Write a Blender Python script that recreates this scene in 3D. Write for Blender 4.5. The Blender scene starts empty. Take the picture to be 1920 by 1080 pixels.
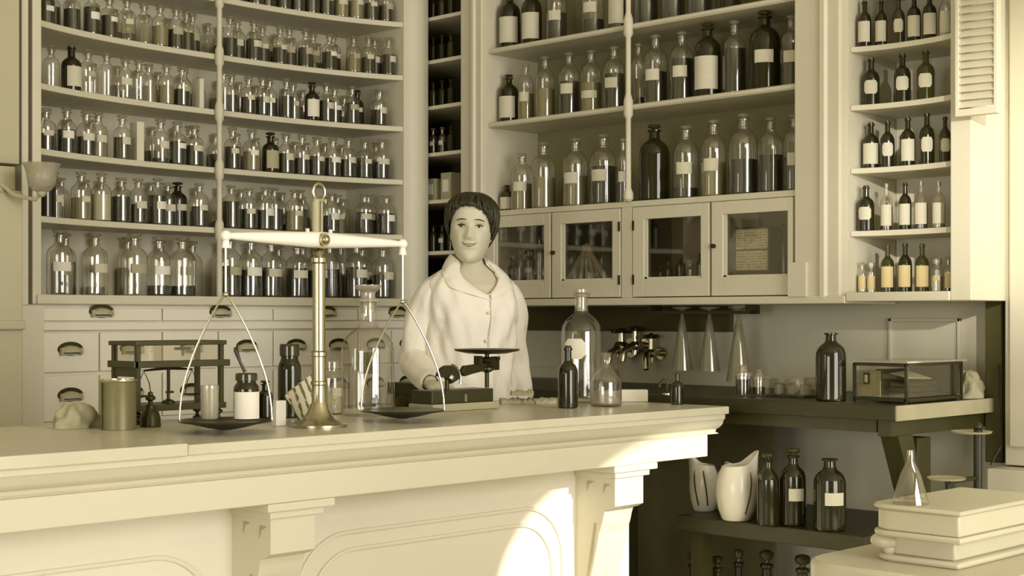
import bpy, bmesh, math, random
from mathutils import Vector, Matrix, geometry
random.seed(7)
PI = math.pi
COL = bpy.context.scene.collection

# ------------------------------------------------------------------ camera frame of the place
# the camera stands at the origin of the plan, 1.21 m up, looking into the corner of the shop;
# X runs along the left wall and the counter, Y along the right wall.
FPX, CX, HY, EYE = 2800.0, 960.0, 595.0, 1.21
TH = math.radians(44.4)
FX, FY = math.cos(TH), math.sin(TH)
RX, RY = math.sin(TH), -math.cos(TH)
def _dir(px):
    k = (px - CX) / FPX
    return FX + k * RX, FY + k * RY
def onY(px, Y):
    a, b = _dir(px); return a * Y / b
def onX(px, X):
    a, b = _dir(px); return b * X / a
def depY(px, Y): return Y / _dir(px)[1]
def depX(px, X): return X / _dir(px)[0]
def zat(py, d): return EYE + (HY - py) * d / FPX
def at(px, d):
    a, b = _dir(px); return (a * d, b * d)
def atz(px, py, z):
    d = (EYE - z) * FPX / (py - HY)
    x, y = at(px, d)
    return x, y, d

# ------------------------------------------------------------------ materials
def tone(v, warm=1.0):
    return (v, v * (0.895 + 0.05 * v), v * (0.06 + 0.80 * math.sqrt(v)), 1.0)
MATS = {}
def mat(name, v, rough=0.6, spec=0.35, var=0.08, scale=6.0, bump=0.0, bscale=60.0, metal=0.0, stretch=None, col=None, coat=0.0):
    m = bpy.data.materials.new(name); m.use_nodes = True
    nt = m.node_tree; N = nt.nodes; L = nt.links
    b = N['Principled BSDF']
    c = col or tone(v)
    b.inputs['Roughness'].default_value = rough
    b.inputs['Specular IOR Level'].default_value = spec
    b.inputs['Metallic'].default_value = metal
    if coat: b.inputs['Coat Weight'].default_value = coat
    tc = N.new('ShaderNodeTexCoord'); mp = N.new('ShaderNodeMapping')
    if stretch: mp.inputs['Scale'].default_value = stretch
    L.new(tc.outputs['Object'], mp.inputs['Vector'])
    if var > 0:
        nz = N.new('ShaderNodeTexNoise'); nz.inputs['Scale'].default_value = scale
        nz.inputs['Detail'].default_value = 5; nz.inputs['Roughness'].default_value = 0.65
        L.new(mp.outputs[0], nz.inputs['Vector'])
        mx = N.new('ShaderNodeMix'); mx.data_type = 'RGBA'
        mx.inputs[6].default_value = tuple(x * (1 - var) for x in c[:3]) + (1,)
        mx.inputs[7].default_value = tuple(min(1, x * (1 + var)) for x in c[:3]) + (1,)
        L.new(nz.outputs['Fac'], mx.inputs[0]); L.new(mx.outputs[2], b.inputs['Base Color'])
    else:
        b.inputs['Base Color'].default_value = c
    if bump > 0:
        n2 = N.new('ShaderNodeTexNoise'); n2.inputs['Scale'].default_value = bscale; n2.inputs['Detail'].default_value = 3
        L.new(mp.outputs[0], n2.inputs['Vector'])
        bp = N.new('ShaderNodeBump'); bp.inputs['Strength'].default_value = bump; bp.inputs['Distance'].default_value = 0.01
        L.new(n2.outputs['Fac'], bp.inputs['Height']); L.new(bp.outputs[0], b.inputs['Normal'])
    MATS[name] = m
    return m
def glass(name, tint, edge, gloss=1.0, rough=0.035, body=0.0, bodycol=(0.6, 0.55, 0.4, 1)):
    """thin-walled vessel glass: clear in the middle, longer path through the wall at the rim"""
    m = bpy.data.materials.new(name); m.use_nodes = True
    nt = m.node_tree; N = nt.nodes; L = nt.links
    N.remove(N['Principled BSDF']); out = N['Material Output']
    lw = N.new('ShaderNodeLayerWeight'); lw.inputs['Blend'].default_value = 0.5
    cr = N.new('ShaderNodeValToRGB')
    cr.color_ramp.elements[0].position = 0.56; cr.color_ramp.elements[0].color = tint
    cr.color_ramp.elements[1].position = 1.0; cr.color_ramp.elements[1].color = edge
    L.new(lw.outputs['Facing'], cr.inputs[0])
    tr = N.new('ShaderNodeBsdfTransparent'); L.new(cr.outputs[0], tr.inputs[0])
    src = tr
    if body > 0:
        df = N.new('ShaderNodeBsdfDiffuse'); df.inputs[0].default_value = bodycol
        mb = N.new('ShaderNodeMixShader'); mb.inputs[0].default_value = body
        L.new(tr.outputs[0], mb.inputs[1]); L.new(df.outputs[0], mb.inputs[2]); src = mb
    gl = N.new('ShaderNodeBsdfGlossy'); gl.inputs['Roughness'].default_value = rough
    gl.inputs[0].default_value = (gloss, gloss, gloss, 1)
    # reflection of a thin wall by Schlick's rule, the same from both sides
    pw = N.new('ShaderNodeMath'); pw.operation = 'POWER'; pw.inputs[1].default_value = 4.0; L.new(lw.outputs['Facing'], pw.inputs[0])
    fr = N.new('ShaderNodeMath'); fr.operation = 'MULTIPLY_ADD'; fr.inputs[1].default_value = 0.50; fr.inputs[2].default_value = 0.105; L.new(pw.outputs[0], fr.inputs[0])
    mx = N.new('ShaderNodeMixShader')
    L.new(fr.outputs[0], mx.inputs[0]); L.new(src.outputs[0], mx.inputs[1]); L.new(gl.outputs[0], mx.inputs[2])
    L.new(mx.outputs[0], out.inputs[0])
    MATS[name] = m
    return m
def lined(name, v, vline, scale, axis='Z', width=0.35):
    """paper with rows of faint, unreadable print"""
    m = mat(name, v, 0.8, 0.2, 0.06, 12)
    nt = m.node_tree; N = nt.nodes; L = nt.links; b = N['Principled BSDF']
    prev = b.inputs['Base Color'].links[0].from_socket
    tc = N.new('ShaderNodeTexCoord'); wv = N.new('ShaderNodeTexWave'); wv.bands_direction = axis
    wv.inputs['Scale'].default_value = scale; wv.inputs['Distortion'].default_value = 0.6; wv.inputs['Detail Scale'].default_value = 20
    L.new(tc.outputs['Object'], wv.inputs['Vector'])
    nz = N.new('ShaderNodeTexNoise'); nz.inputs['Scale'].default_value = scale * 3; L.new(tc.outputs['Object'], nz.inputs['Vector'])
    ml = N.new('ShaderNodeMath'); ml.operation = 'MULTIPLY'; L.new(wv.outputs['Fac'], ml.inputs[0]); L.new(nz.outputs['Fac'], ml.inputs[1])
    cr = N.new('ShaderNodeValToRGB'); cr.color_ramp.elements[0].position = width; cr.color_ramp.elements[1].position = width + 0.15
    L.new(ml.outputs[0], cr.inputs[0])
    mx = N.new('ShaderNodeMix'); mx.data_type = 'RGBA'; mx.inputs[7].default_value = tone(vline)
    L.new(cr.outputs[0], mx.inputs[0]); L.new(prev, mx.inputs[6]); L.new(mx.outputs[2], b.inputs['Base Color'])
    return m

mat('cream_paint', 0.64, 0.45, 0.35, 0.05, 3.0, 0.06, 25)
mat('drawer_paint', 0.80, 0.5, 0.35, 0.04, 3.0, 0.05, 25)
mat('wall_plaster', 0.50, 0.8, 0.2, 0.08, 2.5, 0.10, 30)
mat('lower_wall', 0.60, 0.75, 0.2, 0.10, 2.5, 0.08, 30)
mat('grey_back_paint', 0.26, 0.6, 0.3, 0.15, 4.0, 0.05, 25)
mat('light_back_paint', 0.68, 0.6, 0.3, 0.08, 4.0, 0.05, 25)
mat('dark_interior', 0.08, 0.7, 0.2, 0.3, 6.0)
mat('bay_shade', 0.10, 0.7, 0.2, 0.25, 6.0)  # shade of the corner recess put into the colour
mat('counter_paint', 0.64, 0.42, 0.4, 0.04, 3.0, 0.05, 30)
mat('counter_marble', 0.62, 0.28, 0.5, 0.14, 5.0, 0.03, 12)
mat('floor_boards', 0.55, 0.55, 0.3, 0.35, 5.0, 0.1, 20, stretch=(1, 8, 1))
mat('ceiling_plaster', 0.7, 0.9, 0.1, 0.05)
mat('dark_wood', 0.050, 0.38, 0.5, 0.4, 9.0, 0.05, 30, stretch=(1, 6, 1))
mat('bench_wood', 0.036, 0.42, 0.45, 0.4, 9.0, 0.06, 30, stretch=(6, 1, 6))
mat('bench_end_wood', 0.44, 0.6, 0.3, 0.2, 14.0)
mat('black_iron', 0.022, 0.4, 0.5, 0.3, 12.0)
mat('dark_metal', 0.05, 0.35, 0.5, 0.3, 10.0, metal=0.6)
mat('nickel', 0.62, 0.22, 0.6, 0.05, 10.0, metal=1.0)
mat('brass', 0.50, 0.26, 0.6, 0.10, 12.0, metal=1.0)
mat('bright_brass', 0.97, 0.28, 0.6, 0.01, 12.0)
mat('tin', 0.22, 0.40, 0.5, 0.15, 14.0, metal=0.35, stretch=(1, 1, 3))
mat('paper_white', 0.80, 0.8, 0.2, 0.05, 10.0)
mat('label_paper', 0.62, 0.75, 0.2, 0.14, 14.0)
mat('label_grey', 0.42, 0.75, 0.2, 0.14, 14.0)
mat('label_bright', 0.80, 0.75, 0.2, 0.08, 14.0)
mat('label_paper_warm', 0.62, 0.75, 0.2, 0.15, 14.0, col=(0.66, 0.53, 0.27, 1))
lined('printed_label', 0.72, 0.25, 40.0)
lined('printed_card', 0.80, 0.34, 34.0, 'Z', 0.38)
lined('patterned_paper', 0.66, 0.16, 18.0, 'X', 0.3)
mat('box_card', 0.42, 0.75, 0.2, 0.15, 14.0)
mat('ceramic_white', 0.74, 0.22, 0.5, 0.04, 6.0)
mat('marble_white', 0.56, 0.35, 0.45, 0.10, 4.0, 0.02, 10)
mat('liquid_dark', 0.016, 0.25, 0.5, 0.2, 5.0)
mat('liquid_brown', 0.055, 0.15, 0.5, 0.2, 5.0)
mat('liquid_pale', 0.24, 0.2, 0.5, 0.1, 5.0)
mat('powder_pale', 0.55, 0.8, 0.2, 0.1, 20.0)
mat('amber_glass', 0.018, 0.07, 0.55, 0.2, 4.0)
mat('brown_glass', 0.040, 0.08, 0.55, 0.2, 4.0)
mat('cork', 0.20, 0.8, 0.2, 0.2, 30.0)
mat('skin', 0.64, 0.5, 0.4, 0.04, 9.0)
mat('lips', 0.27, 0.45, 0.4, 0.05, 9.0)
mat('hair', 0.030, 0.45, 0.5, 0.6, 90.0, 0.4, 160, stretch=(1, 1, 0.25))
mat('eye_white', 0.5, 0.25, 0.5, 0.0)
mat('eye_dark', 0.02, 0.2, 0.5, 0.0)
mat('coat_cotton', 0.90, 0.85, 0.15, 0.03, 10.0, 0.7, 20)
mat('skirt_cloth', 0.5, 0.85, 0.15, 0.05, 10.0)
mat('shoe_leather', 0.03, 0.4, 0.4, 0.1)
mat('cloth_grey', 0.42, 0.9, 0.1, 0.18, 18.0, 0.5, 30)
mat('cloth_dark', 0.05, 0.9, 0.1, 0.3, 18.0, 0.5, 40)
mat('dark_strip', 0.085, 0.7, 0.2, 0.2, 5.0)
mat('chrome', 0.55, 0.15, 0.6, 0.05, 5.0, metal=1.0)
mat('frosted_shade', 0.42, 0.45, 0.4, 0.08, 6.0)
glass('clear_glass', (0.97, 0.96, 0.93, 1), (0.50, 0.46, 0.34, 1))
glass('bottle_glass', (0.97, 0.96, 0.92, 1), (0.26, 0.23, 0.14, 1), body=0.035)
glass('frosted_glass', (0.80, 0.77, 0.66, 1), (0.40, 0.36, 0.24, 1), rough=0.12, body=0.22, bodycol=(0.62, 0.57, 0.42, 1))
glass('pane_glass', (0.90, 0.88, 0.82, 1), (0.80, 0.77, 0.68, 1), gloss=0.8)
glass('milky_glass', (0.70, 0.67, 0.56, 1), (0.40, 0.36, 0.24, 1), rough=0.10, body=0.4, bodycol=(0.68, 0.63, 0.48, 1))

# ------------------------------------------------------------------ mesh helpers
class MB:
    def __init__(s): s.v = []; s.f = []
    def add(s, vs, fs):
        n = len(s.v); s.v += [tuple(p) for p in vs]; s.f += [tuple(i + n for i in f) for f in fs]; return s
    def box(s, x0, x1, y0, y1, z0, z1):
        if x0 > x1: x0, x1 = x1, x0
        if y0 > y1: y0, y1 = y1, y0
        if z0 > z1: z0, z1 = z1, z0
        v = [(x0, y0, z0), (x1, y0, z0), (x1, y1, z0), (x0, y1, z0), (x0, y0, z1), (x1, y0, z1), (x1, y1, z1), (x0, y1, z1)]
        return s.add(v, [(0, 3, 2, 1), (4, 5, 6, 7), (0, 1, 5, 4), (1, 2, 6, 5), (2, 3, 7, 6), (3, 0, 4, 7)])
    def prism(s, prof, a0, a1, axis='x'):
        """closed 2-D profile extruded along an axis: x -> (y,z), y -> (x,z), z -> (x,y)"""
        def P(p, a):
            return (a, p[0], p[1]) if axis == 'x' else ((p[0], a, p[1]) if axis == 'y' else (p[0], p[1], a))
        n = len(prof)
        vs = [P(p, a0) for p in prof] + [P(p, a1) for p in prof]
        fs = [(i, (i + 1) % n, n + (i + 1) % n, n + i) for i in range(n)]
        fs += [tuple(range(n - 1, -1, -1)), tuple(range(n, 2 * n))]
        return s.add(vs, fs)
    def lathe(s, prof, c=(0, 0, 0), seg=20, sx=1.0, sy=1.0):
        """(r, z) profile about the vertical axis through c"""
        n = len(prof); vs = []; fs = []
        for r, z in prof:
            for k in range(seg):
                a = 2 * PI * k / seg
                vs.append((c[0] + sx * r * math.cos(a), c[1] + sy * r * math.sin(a), c[2] + z))
        for i in range(n - 1):
            for k in range(seg):
                k2 = (k + 1) % seg
                fs.append((i * seg + k, i * seg + k2, (i + 1) * seg + k2, (i + 1) * seg + k))
        if prof[0][0] > 1e-6: fs.append(tuple(range(seg - 1, -1, -1)))
        if prof[-1][0] > 1e-6: fs.append(tuple((n - 1) * seg + k for k in range(seg)))
        return s.add(vs, fs)
    def tube(s, pts, r, seg=8, cap=True):
        pts = [Vector(p) for p in pts]; n = len(pts)
        rs = r if isinstance(r, (list, tuple)) else [r] * n
        up = Vector((0, 0, 1)); vs = []; fs = []; prev = None
        for i, p in enumerate(pts):
            t = (pts[min(i + 1, n - 1)] - pts[max(i - 1, 0)]).normalized()
            if prev is None:
                a = up if abs(t.z) < 0.9 else Vector((1, 0, 0))
                u = t.cross(a).normalized()
            else:
                u = (prev - t * prev.dot(t)).normalized()
            prev = u; w = t.cross(u)
            for k in range(seg):
                an = 2 * PI * k / seg
                vs.append(p + (u * math.cos(an) + w * math.sin(an)) * rs[i])
        for i in range(n - 1):
            for k in range(seg):
                k2 = (k + 1) % seg
                fs.append((i * seg + k, i * seg + k2, (i + 1) * seg + k2, (i + 1) * seg + k))
        if cap:
            fs.append(tuple(range(seg - 1, -1, -1))); fs.append(tuple((n - 1) * seg + k for k in range(seg)))
        return s.add(vs, fs)
    def ball(s, c, r, seg=14, sx=1, sy=1, sz=1):
        n = max(6, seg // 2 + 2)
        prof = [(r * math.sin(PI * i / n), -r * sz * math.cos(PI * i / n)) for i in range(n + 1)]
        prof[0] = (0.0004, prof[0][1]); prof[-1] = (0.0004, prof[-1][1])
        return s.lathe(prof, c, seg, sx, sy)
    def grid(s, rows, closed=False):
        """rows of equal-length point lists -> quads (closed joins the end of each row to its start)"""
        m = len(rows[0]); vs = [p for r in rows for p in r]; fs = []
        for i in range(len(rows) - 1):
            for k in range(m if closed else m - 1):
                k2 = (k + 1) % m
                fs.append((i * m + k, i * m + k2, (i + 1) * m + k2, (i + 1) * m + k))
        return s.add(vs, fs)
    def cyl(s, p0, p1, r, seg=16): return s.tube([p0, p1], r, seg)
    def mesh(s, name):
        me = bpy.data.meshes.new(name); me.from_pydata(s.v, [], s.f); me.update()
        bm = bmesh.new(); bm.from_mesh(me); bmesh.ops.recalc_face_normals(bm, faces=bm.faces); bm.to_mesh(me); bm.free()
        return me

def link(name, me, material, parent=None, smooth=None):
    o = bpy.data.objects.new(name, me); COL.objects.link(o)
    if material is not None and not me.materials: me.materials.append(MATS[material])
    if smooth is not None:
        me.polygons.foreach_set('use_smooth', [True] * len(me.polygons))
        if smooth > 0:
            try: me.set_sharp_from_angle(angle=math.radians(smooth))
            except Exception: pass
    if parent is not None: o.parent = parent
    return o
def part(name, mb, material, root, smooth=None, bevel=0.0, world=True, label=None):
    """one part as one mesh; mesh coordinates are given in plan coordinates and moved to the root's own frame"""
    if world and root is not None:
        l = Vector(root['_o']) if '_o' in root else Vector((0, 0, 0))
        mb.v = [(x - l.x, y - l.y, z - l.z) for x, y, z in mb.v]
    o = link(name, mb.mesh(name), material, root, smooth)
    if '_o' in (root.keys() if root is not None else ()): o['_o'] = root['_o']
    if bevel:
        b = o.modifiers.new('bevel', 'BEVEL'); b.width = bevel; b.segments = 2; b.limit_method = 'ANGLE'; b.angle_limit = math.radians(40)
    if label: o['label'] = label
    return o
def thing(name, label, cat, loc=(0, 0, 0), rz=0.0, group=None):
    o = bpy.data.objects.new(name, None); COL.objects.link(o)
    o.location = loc; o.rotation_euler = (0, 0, rz); o.empty_display_size = 0.05
    o['_o'] = tuple(loc); o['label'] = label; o['category'] = cat
    if group: o['group'] = group
    return o
def single(o, label, cat, group=None):
    o['label'] = label; o['category'] = cat
    if group: o['group'] = group
    return o
def struct(name, mb, material, bevel=0.0, smooth=None):
    o = part(name, mb, material, None, smooth, bevel); o['kind'] = 'structure'; return o
ORD = ['first', 'second', 'third', 'fourth', 'fifth', 'sixth', 'seventh', 'eighth', 'ninth', 'tenth', 'eleventh', 'twelfth', 'thirteenth',
       'fourteenth', 'fifteenth', 'sixteenth', 'seventeenth', 'eighteenth', 'nineteenth', 'twentieth', 'twenty-first', 'twenty-second']

# ------------------------------------------------------------------ the room
XW, YW, CEIL = 4.62, 5.15, 4.0          # right wall, left wall
YFR, XBK = -3.5, -3.6
struct('floor', MB().box(XBK, XW, YFR, YW, -0.1, 0.0), 'floor_boards')
struct('ceiling', MB().box(XBK, XW, YFR, YW, CEIL, CEIL + 0.1), 'ceiling_plaster')
struct('wall_left', MB().box(XBK, XW + 0.12, YW, YW + 0.12, 0, CEIL), 'wall_plaster')
struct('wall_right', MB().box(XW, XW + 0.12, YFR, YW, 0, CEIL), 'lower_wall')
struct('wall_back', MB().box(XBK - 0.12, XBK, YFR, YW, 0, CEIL), 'wall_plaster')
# street wall with the arched transom the sun comes through
SUN_T, SUN_X = 0.44, -0.08               # fall and sideways drift of the sunlight per metre of Y
def apt(x, z): return (x - (3.0 - YFR) * SUN_X, z + (3.0 - YFR) * SUN_T)
hole = []
for i in range(33):
    a = PI - i * PI / 32 * 0.62
    hole.append(apt(3.70 + 0.70 * math.cos(a), 0.40 + 0.40 * math.sin(a)))
hole += [apt(4.02, 0.80), apt(4.02, 0.69), apt(3.60, 0.69), apt(3.60, 0.02), apt(3.0, 0.02)]  # opening cut to fit the sun patch and keep sun off the jugs
outer = [(XBK - 0.12, 0), (XW + 0.12, 0), (XW + 0.12, CEIL), (XBK - 0.12, CEIL)]
allp = outer + hole
tris = geometry.tessellate_polygon([[Vector((x, z, 0)) for x, z in outer], [Vector((x, z, 0)) for x, z in hole]])
wf = MB(); wf.add([(x, YFR, z) for x, z in allp] + [(x, YFR - 0.02, z) for x, z in allp],
                  [t for t in tris] + [tuple(i + len(allp) for i in t) for t in tris])
struct('wall_front', wf, 'wall_plaster')
# ------------------------------------------------------------------ bottles
def prof_body(kind):
    if kind == 'squat':      # wide round-shouldered shop bottle
        P = [(0.90, 0.0), (0.98, 0.012), (1.0, 0.04), (1.0, 0.58), (0.97, 0.64), (0.86, 0.695), (0.66, 0.735), (0.46, 0.765), (0.38, 0.80), (0.36, 0.875), (0.50, 0.885), (0.50, 0.905), (0.36, 0.91)]
    elif kind == 'round':    # small prescription round
        P = [(0.90, 0.0), (0.98, 0.012), (1.0, 0.035), (1.0, 0.57), (0.95, 0.63), (0.80, 0.675), (0.55, 0.71), (0.42, 0.74), (0.39, 0.78), (0.39, 0.865), (0.56, 0.875), (0.56, 0.90), (0.40, 0.905)]
    elif kind == 'tall':     # large round with a long shoulder
        P = [(0.90, 0.0), (0.98, 0.010), (1.0, 0.03), (1.0, 0.60), (0.97, 0.66), (0.87, 0.715), (0.68, 0.76), (0.48, 0.79), (0.36, 0.82), (0.33, 0.90), (0.46, 0.908), (0.46, 0.928), (0.34, 0.932)]
    elif kind == 'packer':   # corked flask with sloping shoulder
        P = [(0.92, 0.0), (1.0, 0.015), (1.0, 0.56), (0.95, 0.62), (0.78, 0.68), (0.50, 0.725), (0.36, 0.76), (0.34, 0.92), (0.44, 0.925), (0.44, 0.965), (0.34, 0.97)]
    elif kind == 'jar':      # wide-mouthed ointment jar
        P = [(0.92, 0.0), (1.0, 0.02), (1.0, 0.66), (0.95, 0.72), (0.80, 0.77), (0.74, 0.80), (0.74, 0.84)]
    return P
def prof_stop(kind):
    if kind == 'squat': return [(0.30, 0.80), (0.34, 0.905), (0.22, 0.918), (0.20, 0.93), (0.50, 0.945), (0.56, 0.965), (0.50, 0.99), (0.20, 1.0)]
    if kind == 'round': return [(0.30, 0.78), (0.36, 0.902), (0.24, 0.915), (0.22, 0.925), (0.52, 0.94), (0.60, 0.965), (0.50, 0.992), (0.20, 1.0)]
    if kind == 'tall': return [(0.28, 0.84), (0.31, 0.93), (0.20, 0.94), (0.18, 0.95), (0.42, 0.96), (0.46, 0.978), (0.40, 0.995), (0.1, 1.0)]
    if kind == 'packer': return [(0.28, 0.90), (0.31, 0.968), (0.33, 1.0), (0.05, 1.002)]
    return [(0.70, 0.83), (0.86, 0.842), (0.86, 0.97), (0.80, 1.0), (0.05, 1.0)]
SH = {}
def shared(key, fn, material, smooth=35):
    if key not in SH:
        me = fn().mesh(key[0] if isinstance(key, tuple) else key)
        me.materials.append(MATS[material])
        me.polygons.foreach_set('use_smooth', [True] * len(me.polygons))
        try: me.set_sharp_from_angle(angle=math.radians(smooth))
        except Exception: pass
        SH[key] = me
    return SH[key]
def liquid_mb(kind, fill):
    P = [(r * 0.94, max(z, 0.02)) for r, z in prof_body(kind) if z < fill]
    P0 = prof_body(kind)
    for (r0, z0), (r1, z1) in zip(P0, P0[1:]):
        if z0 <= fill < z1:
            P.append(((r0 + (r1 - r0) * (fill - z0) / max(z1 - z0, 1e-6)) * 0.94, fill)); break
    P.append((0.02, fill))
    return MB().lathe(P, seg=18)
def label_mb(z0, z1, half, r=1.015, octagon=False):
    mb = MB(); rows = []; n = 10
    zs = [z0, z0 + (z1 - z0) * 0.2, z0 + (z1 - z0) * 0.8, z1] if octagon else [z0, z1]
    for j, z in enumerate(zs):
        h = half * (0.72 if octagon and j in (0, 3) else 1.0)
        rows.append([(r * math.sin(-h + 2 * h * i / n), -r * math.cos(-h + 2 * h * i / n), z) for i in range(n + 1)])
    mb.grid(rows)
    rows2 = [[(x * 0.992, y * 0.992, z) for x, y, z in rr] for rr in rows]
    return mb.grid(rows2)
LAB = {'band': (0.36, 0.50, 0.72, False), 'mid': (0.33, 0.49, 0.62, False), 'small': (0.37, 0.49, 0.5, False), 'big': (0.10, 0.54, 1.0, False), 'oct': (0.24, 0.52, 0.80, True), 'low': (0.22, 0.34, 0.9, False)}
LOOK = {'c': 'empty clear', 'p': 'pale-filled clear', 'h': 'half-full clear', 'l': 'nearly empty clear', 'f': 'full dark-liquid clear', 'd': 'dark', 'b': 'brown', 'w': 'milky'}
FILL = {'p': ('liquid_pale', 0.46), 'h': ('liquid_dark', 0.48), 'l': ('liquid_dark', 0.17), 'f': ('liquid_dark', 0.57), 'm': ('liquid_brown', 0.44), 'w': ('powder_pale', 0.5)}
def bottle(kind, loc, r, h, look, label, group=None, rz=0.0, lab=None, labmat='label_paper', fill=None, name='bottle', stopper=True, cat='bottle', stopmat=None):
    t = thing(name, label, cat, loc, rz, group)
    t.scale = (r, r, h)
    gm = {'d': 'amber_glass', 'b': 'brown_glass'}.get(look, 'bottle_glass')
    g = bpy.data.objects.new('glass', shared(('glass', kind, gm), lambda: MB().lathe(prof_body(kind), seg=22), gm)); COL.objects.link(g); g.parent = t
    if stopper:
        sm = stopmat or ('brown_glass' if look in 'db' else 'frosted_glass')
        s = bpy.data.objects.new('stopper' if kind != 'jar' else 'lid', shared(('stopper', kind, sm), lambda: MB().lathe(prof_stop(kind), seg=14), sm)); COL.objects.link(s); s.parent = t
    fm = FILL.get(look)
    if fm:
        lv = round(fill if fill is not None else fm[1] + random.uniform(-0.07, 0.07), 2)
        q = bpy.data.objects.new('contents', shared(('contents', kind, fm[0], lv), lambda: liquid_mb(kind, lv), fm[0])); COL.objects.link(q); q.parent = t
    if lab:
        z0, z1, hf, oc = LAB[lab]
        p = bpy.data.objects.new('paper_label', shared(('paper_label', kind, lab, labmat), lambda: label_mb(z0, z1, hf, 1.015, oc), labmat)); COL.objects.link(p); p.parent = t
    return t

# ------------------------------------------------------------------ left wall: long curved shelving over drawers
YL, YB = 4.70, 5.10
XL, XR = onY(75, YL), onY(757, YL)
XRR = 4.279
ZS = [1.288, 1.556, 1.787, 2.010, 2.224, 2.447, 2.67]
def yfront(x):
    u = (x - XL) / (XR - XL)
    return YL + 0.13 * max(0.0, 1 - abs(2 * u - 1) ** 2.8) + 0.004
shelving = thing('wall_shelving', 'long cream shelving with curved bottle shelves on the left wall', 'shelving', (XL, YB, 1.25))
XS0 = onY(58, YL)
part('side_post', MB().box(XS0, XL, YL - 0.012, YB, 1.255, CEIL - 0.02), 'cream_paint', shelving, bevel=0.004)
pp = [(XR, YL), (XR + 0.012, YL - 0.014)]
pp += [(XR + 0.012 + (XRR - XR - 0.014) * i / 6.0, YL - 0.014 - 0.022 * math.sin(PI * i / 6.0)) for i in range(1, 6)]
pp += [(XRR - 0.002, YL - 0.014), (XRR - 0.002, YB), (XR, YB)]
part('rounded_post', MB().prism(pp, 1.255, CEIL - 0.02, 'z'), 'cream_paint', shelving, smooth=40)
part('back_board', MB().box(XL, XR, YB - 0.02, YB, 1.255, CEIL - 0.02), 'light_back_paint', shelving)
part('ledge', MB().box(XL - 0.02, XR, YL - 0.02, YB - 0.02, 1.255, 1.288), 'cream_paint', shelving, bevel=0.004)
for z in ZS[1:]:
    n = 40
    front = [(XL + (XR - XL) * i / n) for i in range(n + 1)]
    prof = [(x, yfront(x)) for x in front] + [(XR, YB - 0.02), (XL, YB - 0.02)]
    part('shelf', MB().prism(prof, z - 0.022, z, 'z'), 'cream_paint', shelving, bevel=0.003)
xm = onY(417, YL + 0.1); ym = yfront(xm) - 0.014
cpost = [(0.012, 1.288)]
for z in ZS[1:]:
    cpost += [(0.0105, z - 0.05), (0.017, z - 0.04), (0.017, z + 0.015), (0.0105, z + 0.03)]
cpost += [(0.0105, CEIL - 0.03)]
part('turned_post', MB().lathe(cpost, (xm, ym, 0), 12), 'cream_paint', shelving, smooth=40)

drawers = thing('drawer_cabinet', 'cream drawer cabinet with metal cup pulls below the curved shelves', 'cabinet', (XL, YB, 0))
part('carcass', MB().box(XS0, XRR - 0.01, YL + 0.016, YB, 0.0, 1.255), 'drawer_paint', drawers)
mat('pull_metal', 0.42, 0.4, 0.5, 0.2, 30.0)
def cup_pull(x, z, root):
    mb = MB(); w, hh = 0.042, 0.018
    rows = []
    for j in range(5):
        a = j / 4.0 * PI / 2
        rr = []
        for i in range(11):
            b = PI * i / 10
            rr.append((x - w * math.cos(b), YL - 0.002 - 0.026 * math.sin(a) * (0.35 + 0.65 * math.sin(b)), z - 0.008 + hh * 1.35 * math.cos(a) * math.sin(b)))
        rows.append(rr)
    mb.grid(rows)
    mb.box(x - w, x - w + 0.010, YL - 0.016, YL - 0.001, z - 0.016, z + 0.008).box(x + w - 0.010, x + w, YL - 0.016, YL - 0.001, z - 0.016, z + 0.008)
    mb.box(x - w, x + w, YL - 0.003, YL, z - 0.018, z - 0.012)
    return mb
def drawer(px0, px1, y0, y1, pull=None):
    x0, x1 = onY(px0, YL), onY(px1, YL)
    z1, z0 = y0, y1
    f = part('drawer', MB().box(x0 + 0.003, x1 - 0.003, YL, YL + 0.016, z0 + 0.003, z1 - 0.003), 'drawer_paint', drawers, bevel=0.003)
    xc = (x0 + x1) / 2
    px_, pz_c = (onY(pull, YL) if pull else xc), (z0 + z1) / 2 + 0.008
    part('pull_plate', MB().prism([(px_ + 0.049 * math.cos(2 * PI * i / 24), pz_c + 0.002 + (0.027 if math.sin(2 * PI * i / 24) > 0 else 0.022) * math.sin(2 * PI * i / 24)) for i in range(24)], YL - 0.0022, YL - 0.0002, 'y'), 'dark_metal', f)
    part('cup_pull', cup_pull(px_, pz_c, f), 'pull_metal', f, smooth=40)
    return f
xs = [75, 305, 513, 672, 795]
for a, b, p in zip(xs, xs[1:], (190, 413, 612, 745)): drawer(a, b, 1.245, 1.195, p)
part('rail', MB().box(XL, XRR - 0.01, YL - 0.006, YL + 0.016, 1.165, 1.192), 'drawer_paint', drawers, bevel=0.003)
xs2 = [75, 187, 305, 410, 513, 596, 672, 735, 795]
for a, b in zip(xs2, xs2[1:]):
    drawer(a, b, 1.16, 1.018)
    drawer(a, b, 1.012, 0.85)
    drawer(a, b, 0.845, 0.60)
    drawer(a, b, 0.595, 0.12)
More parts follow.
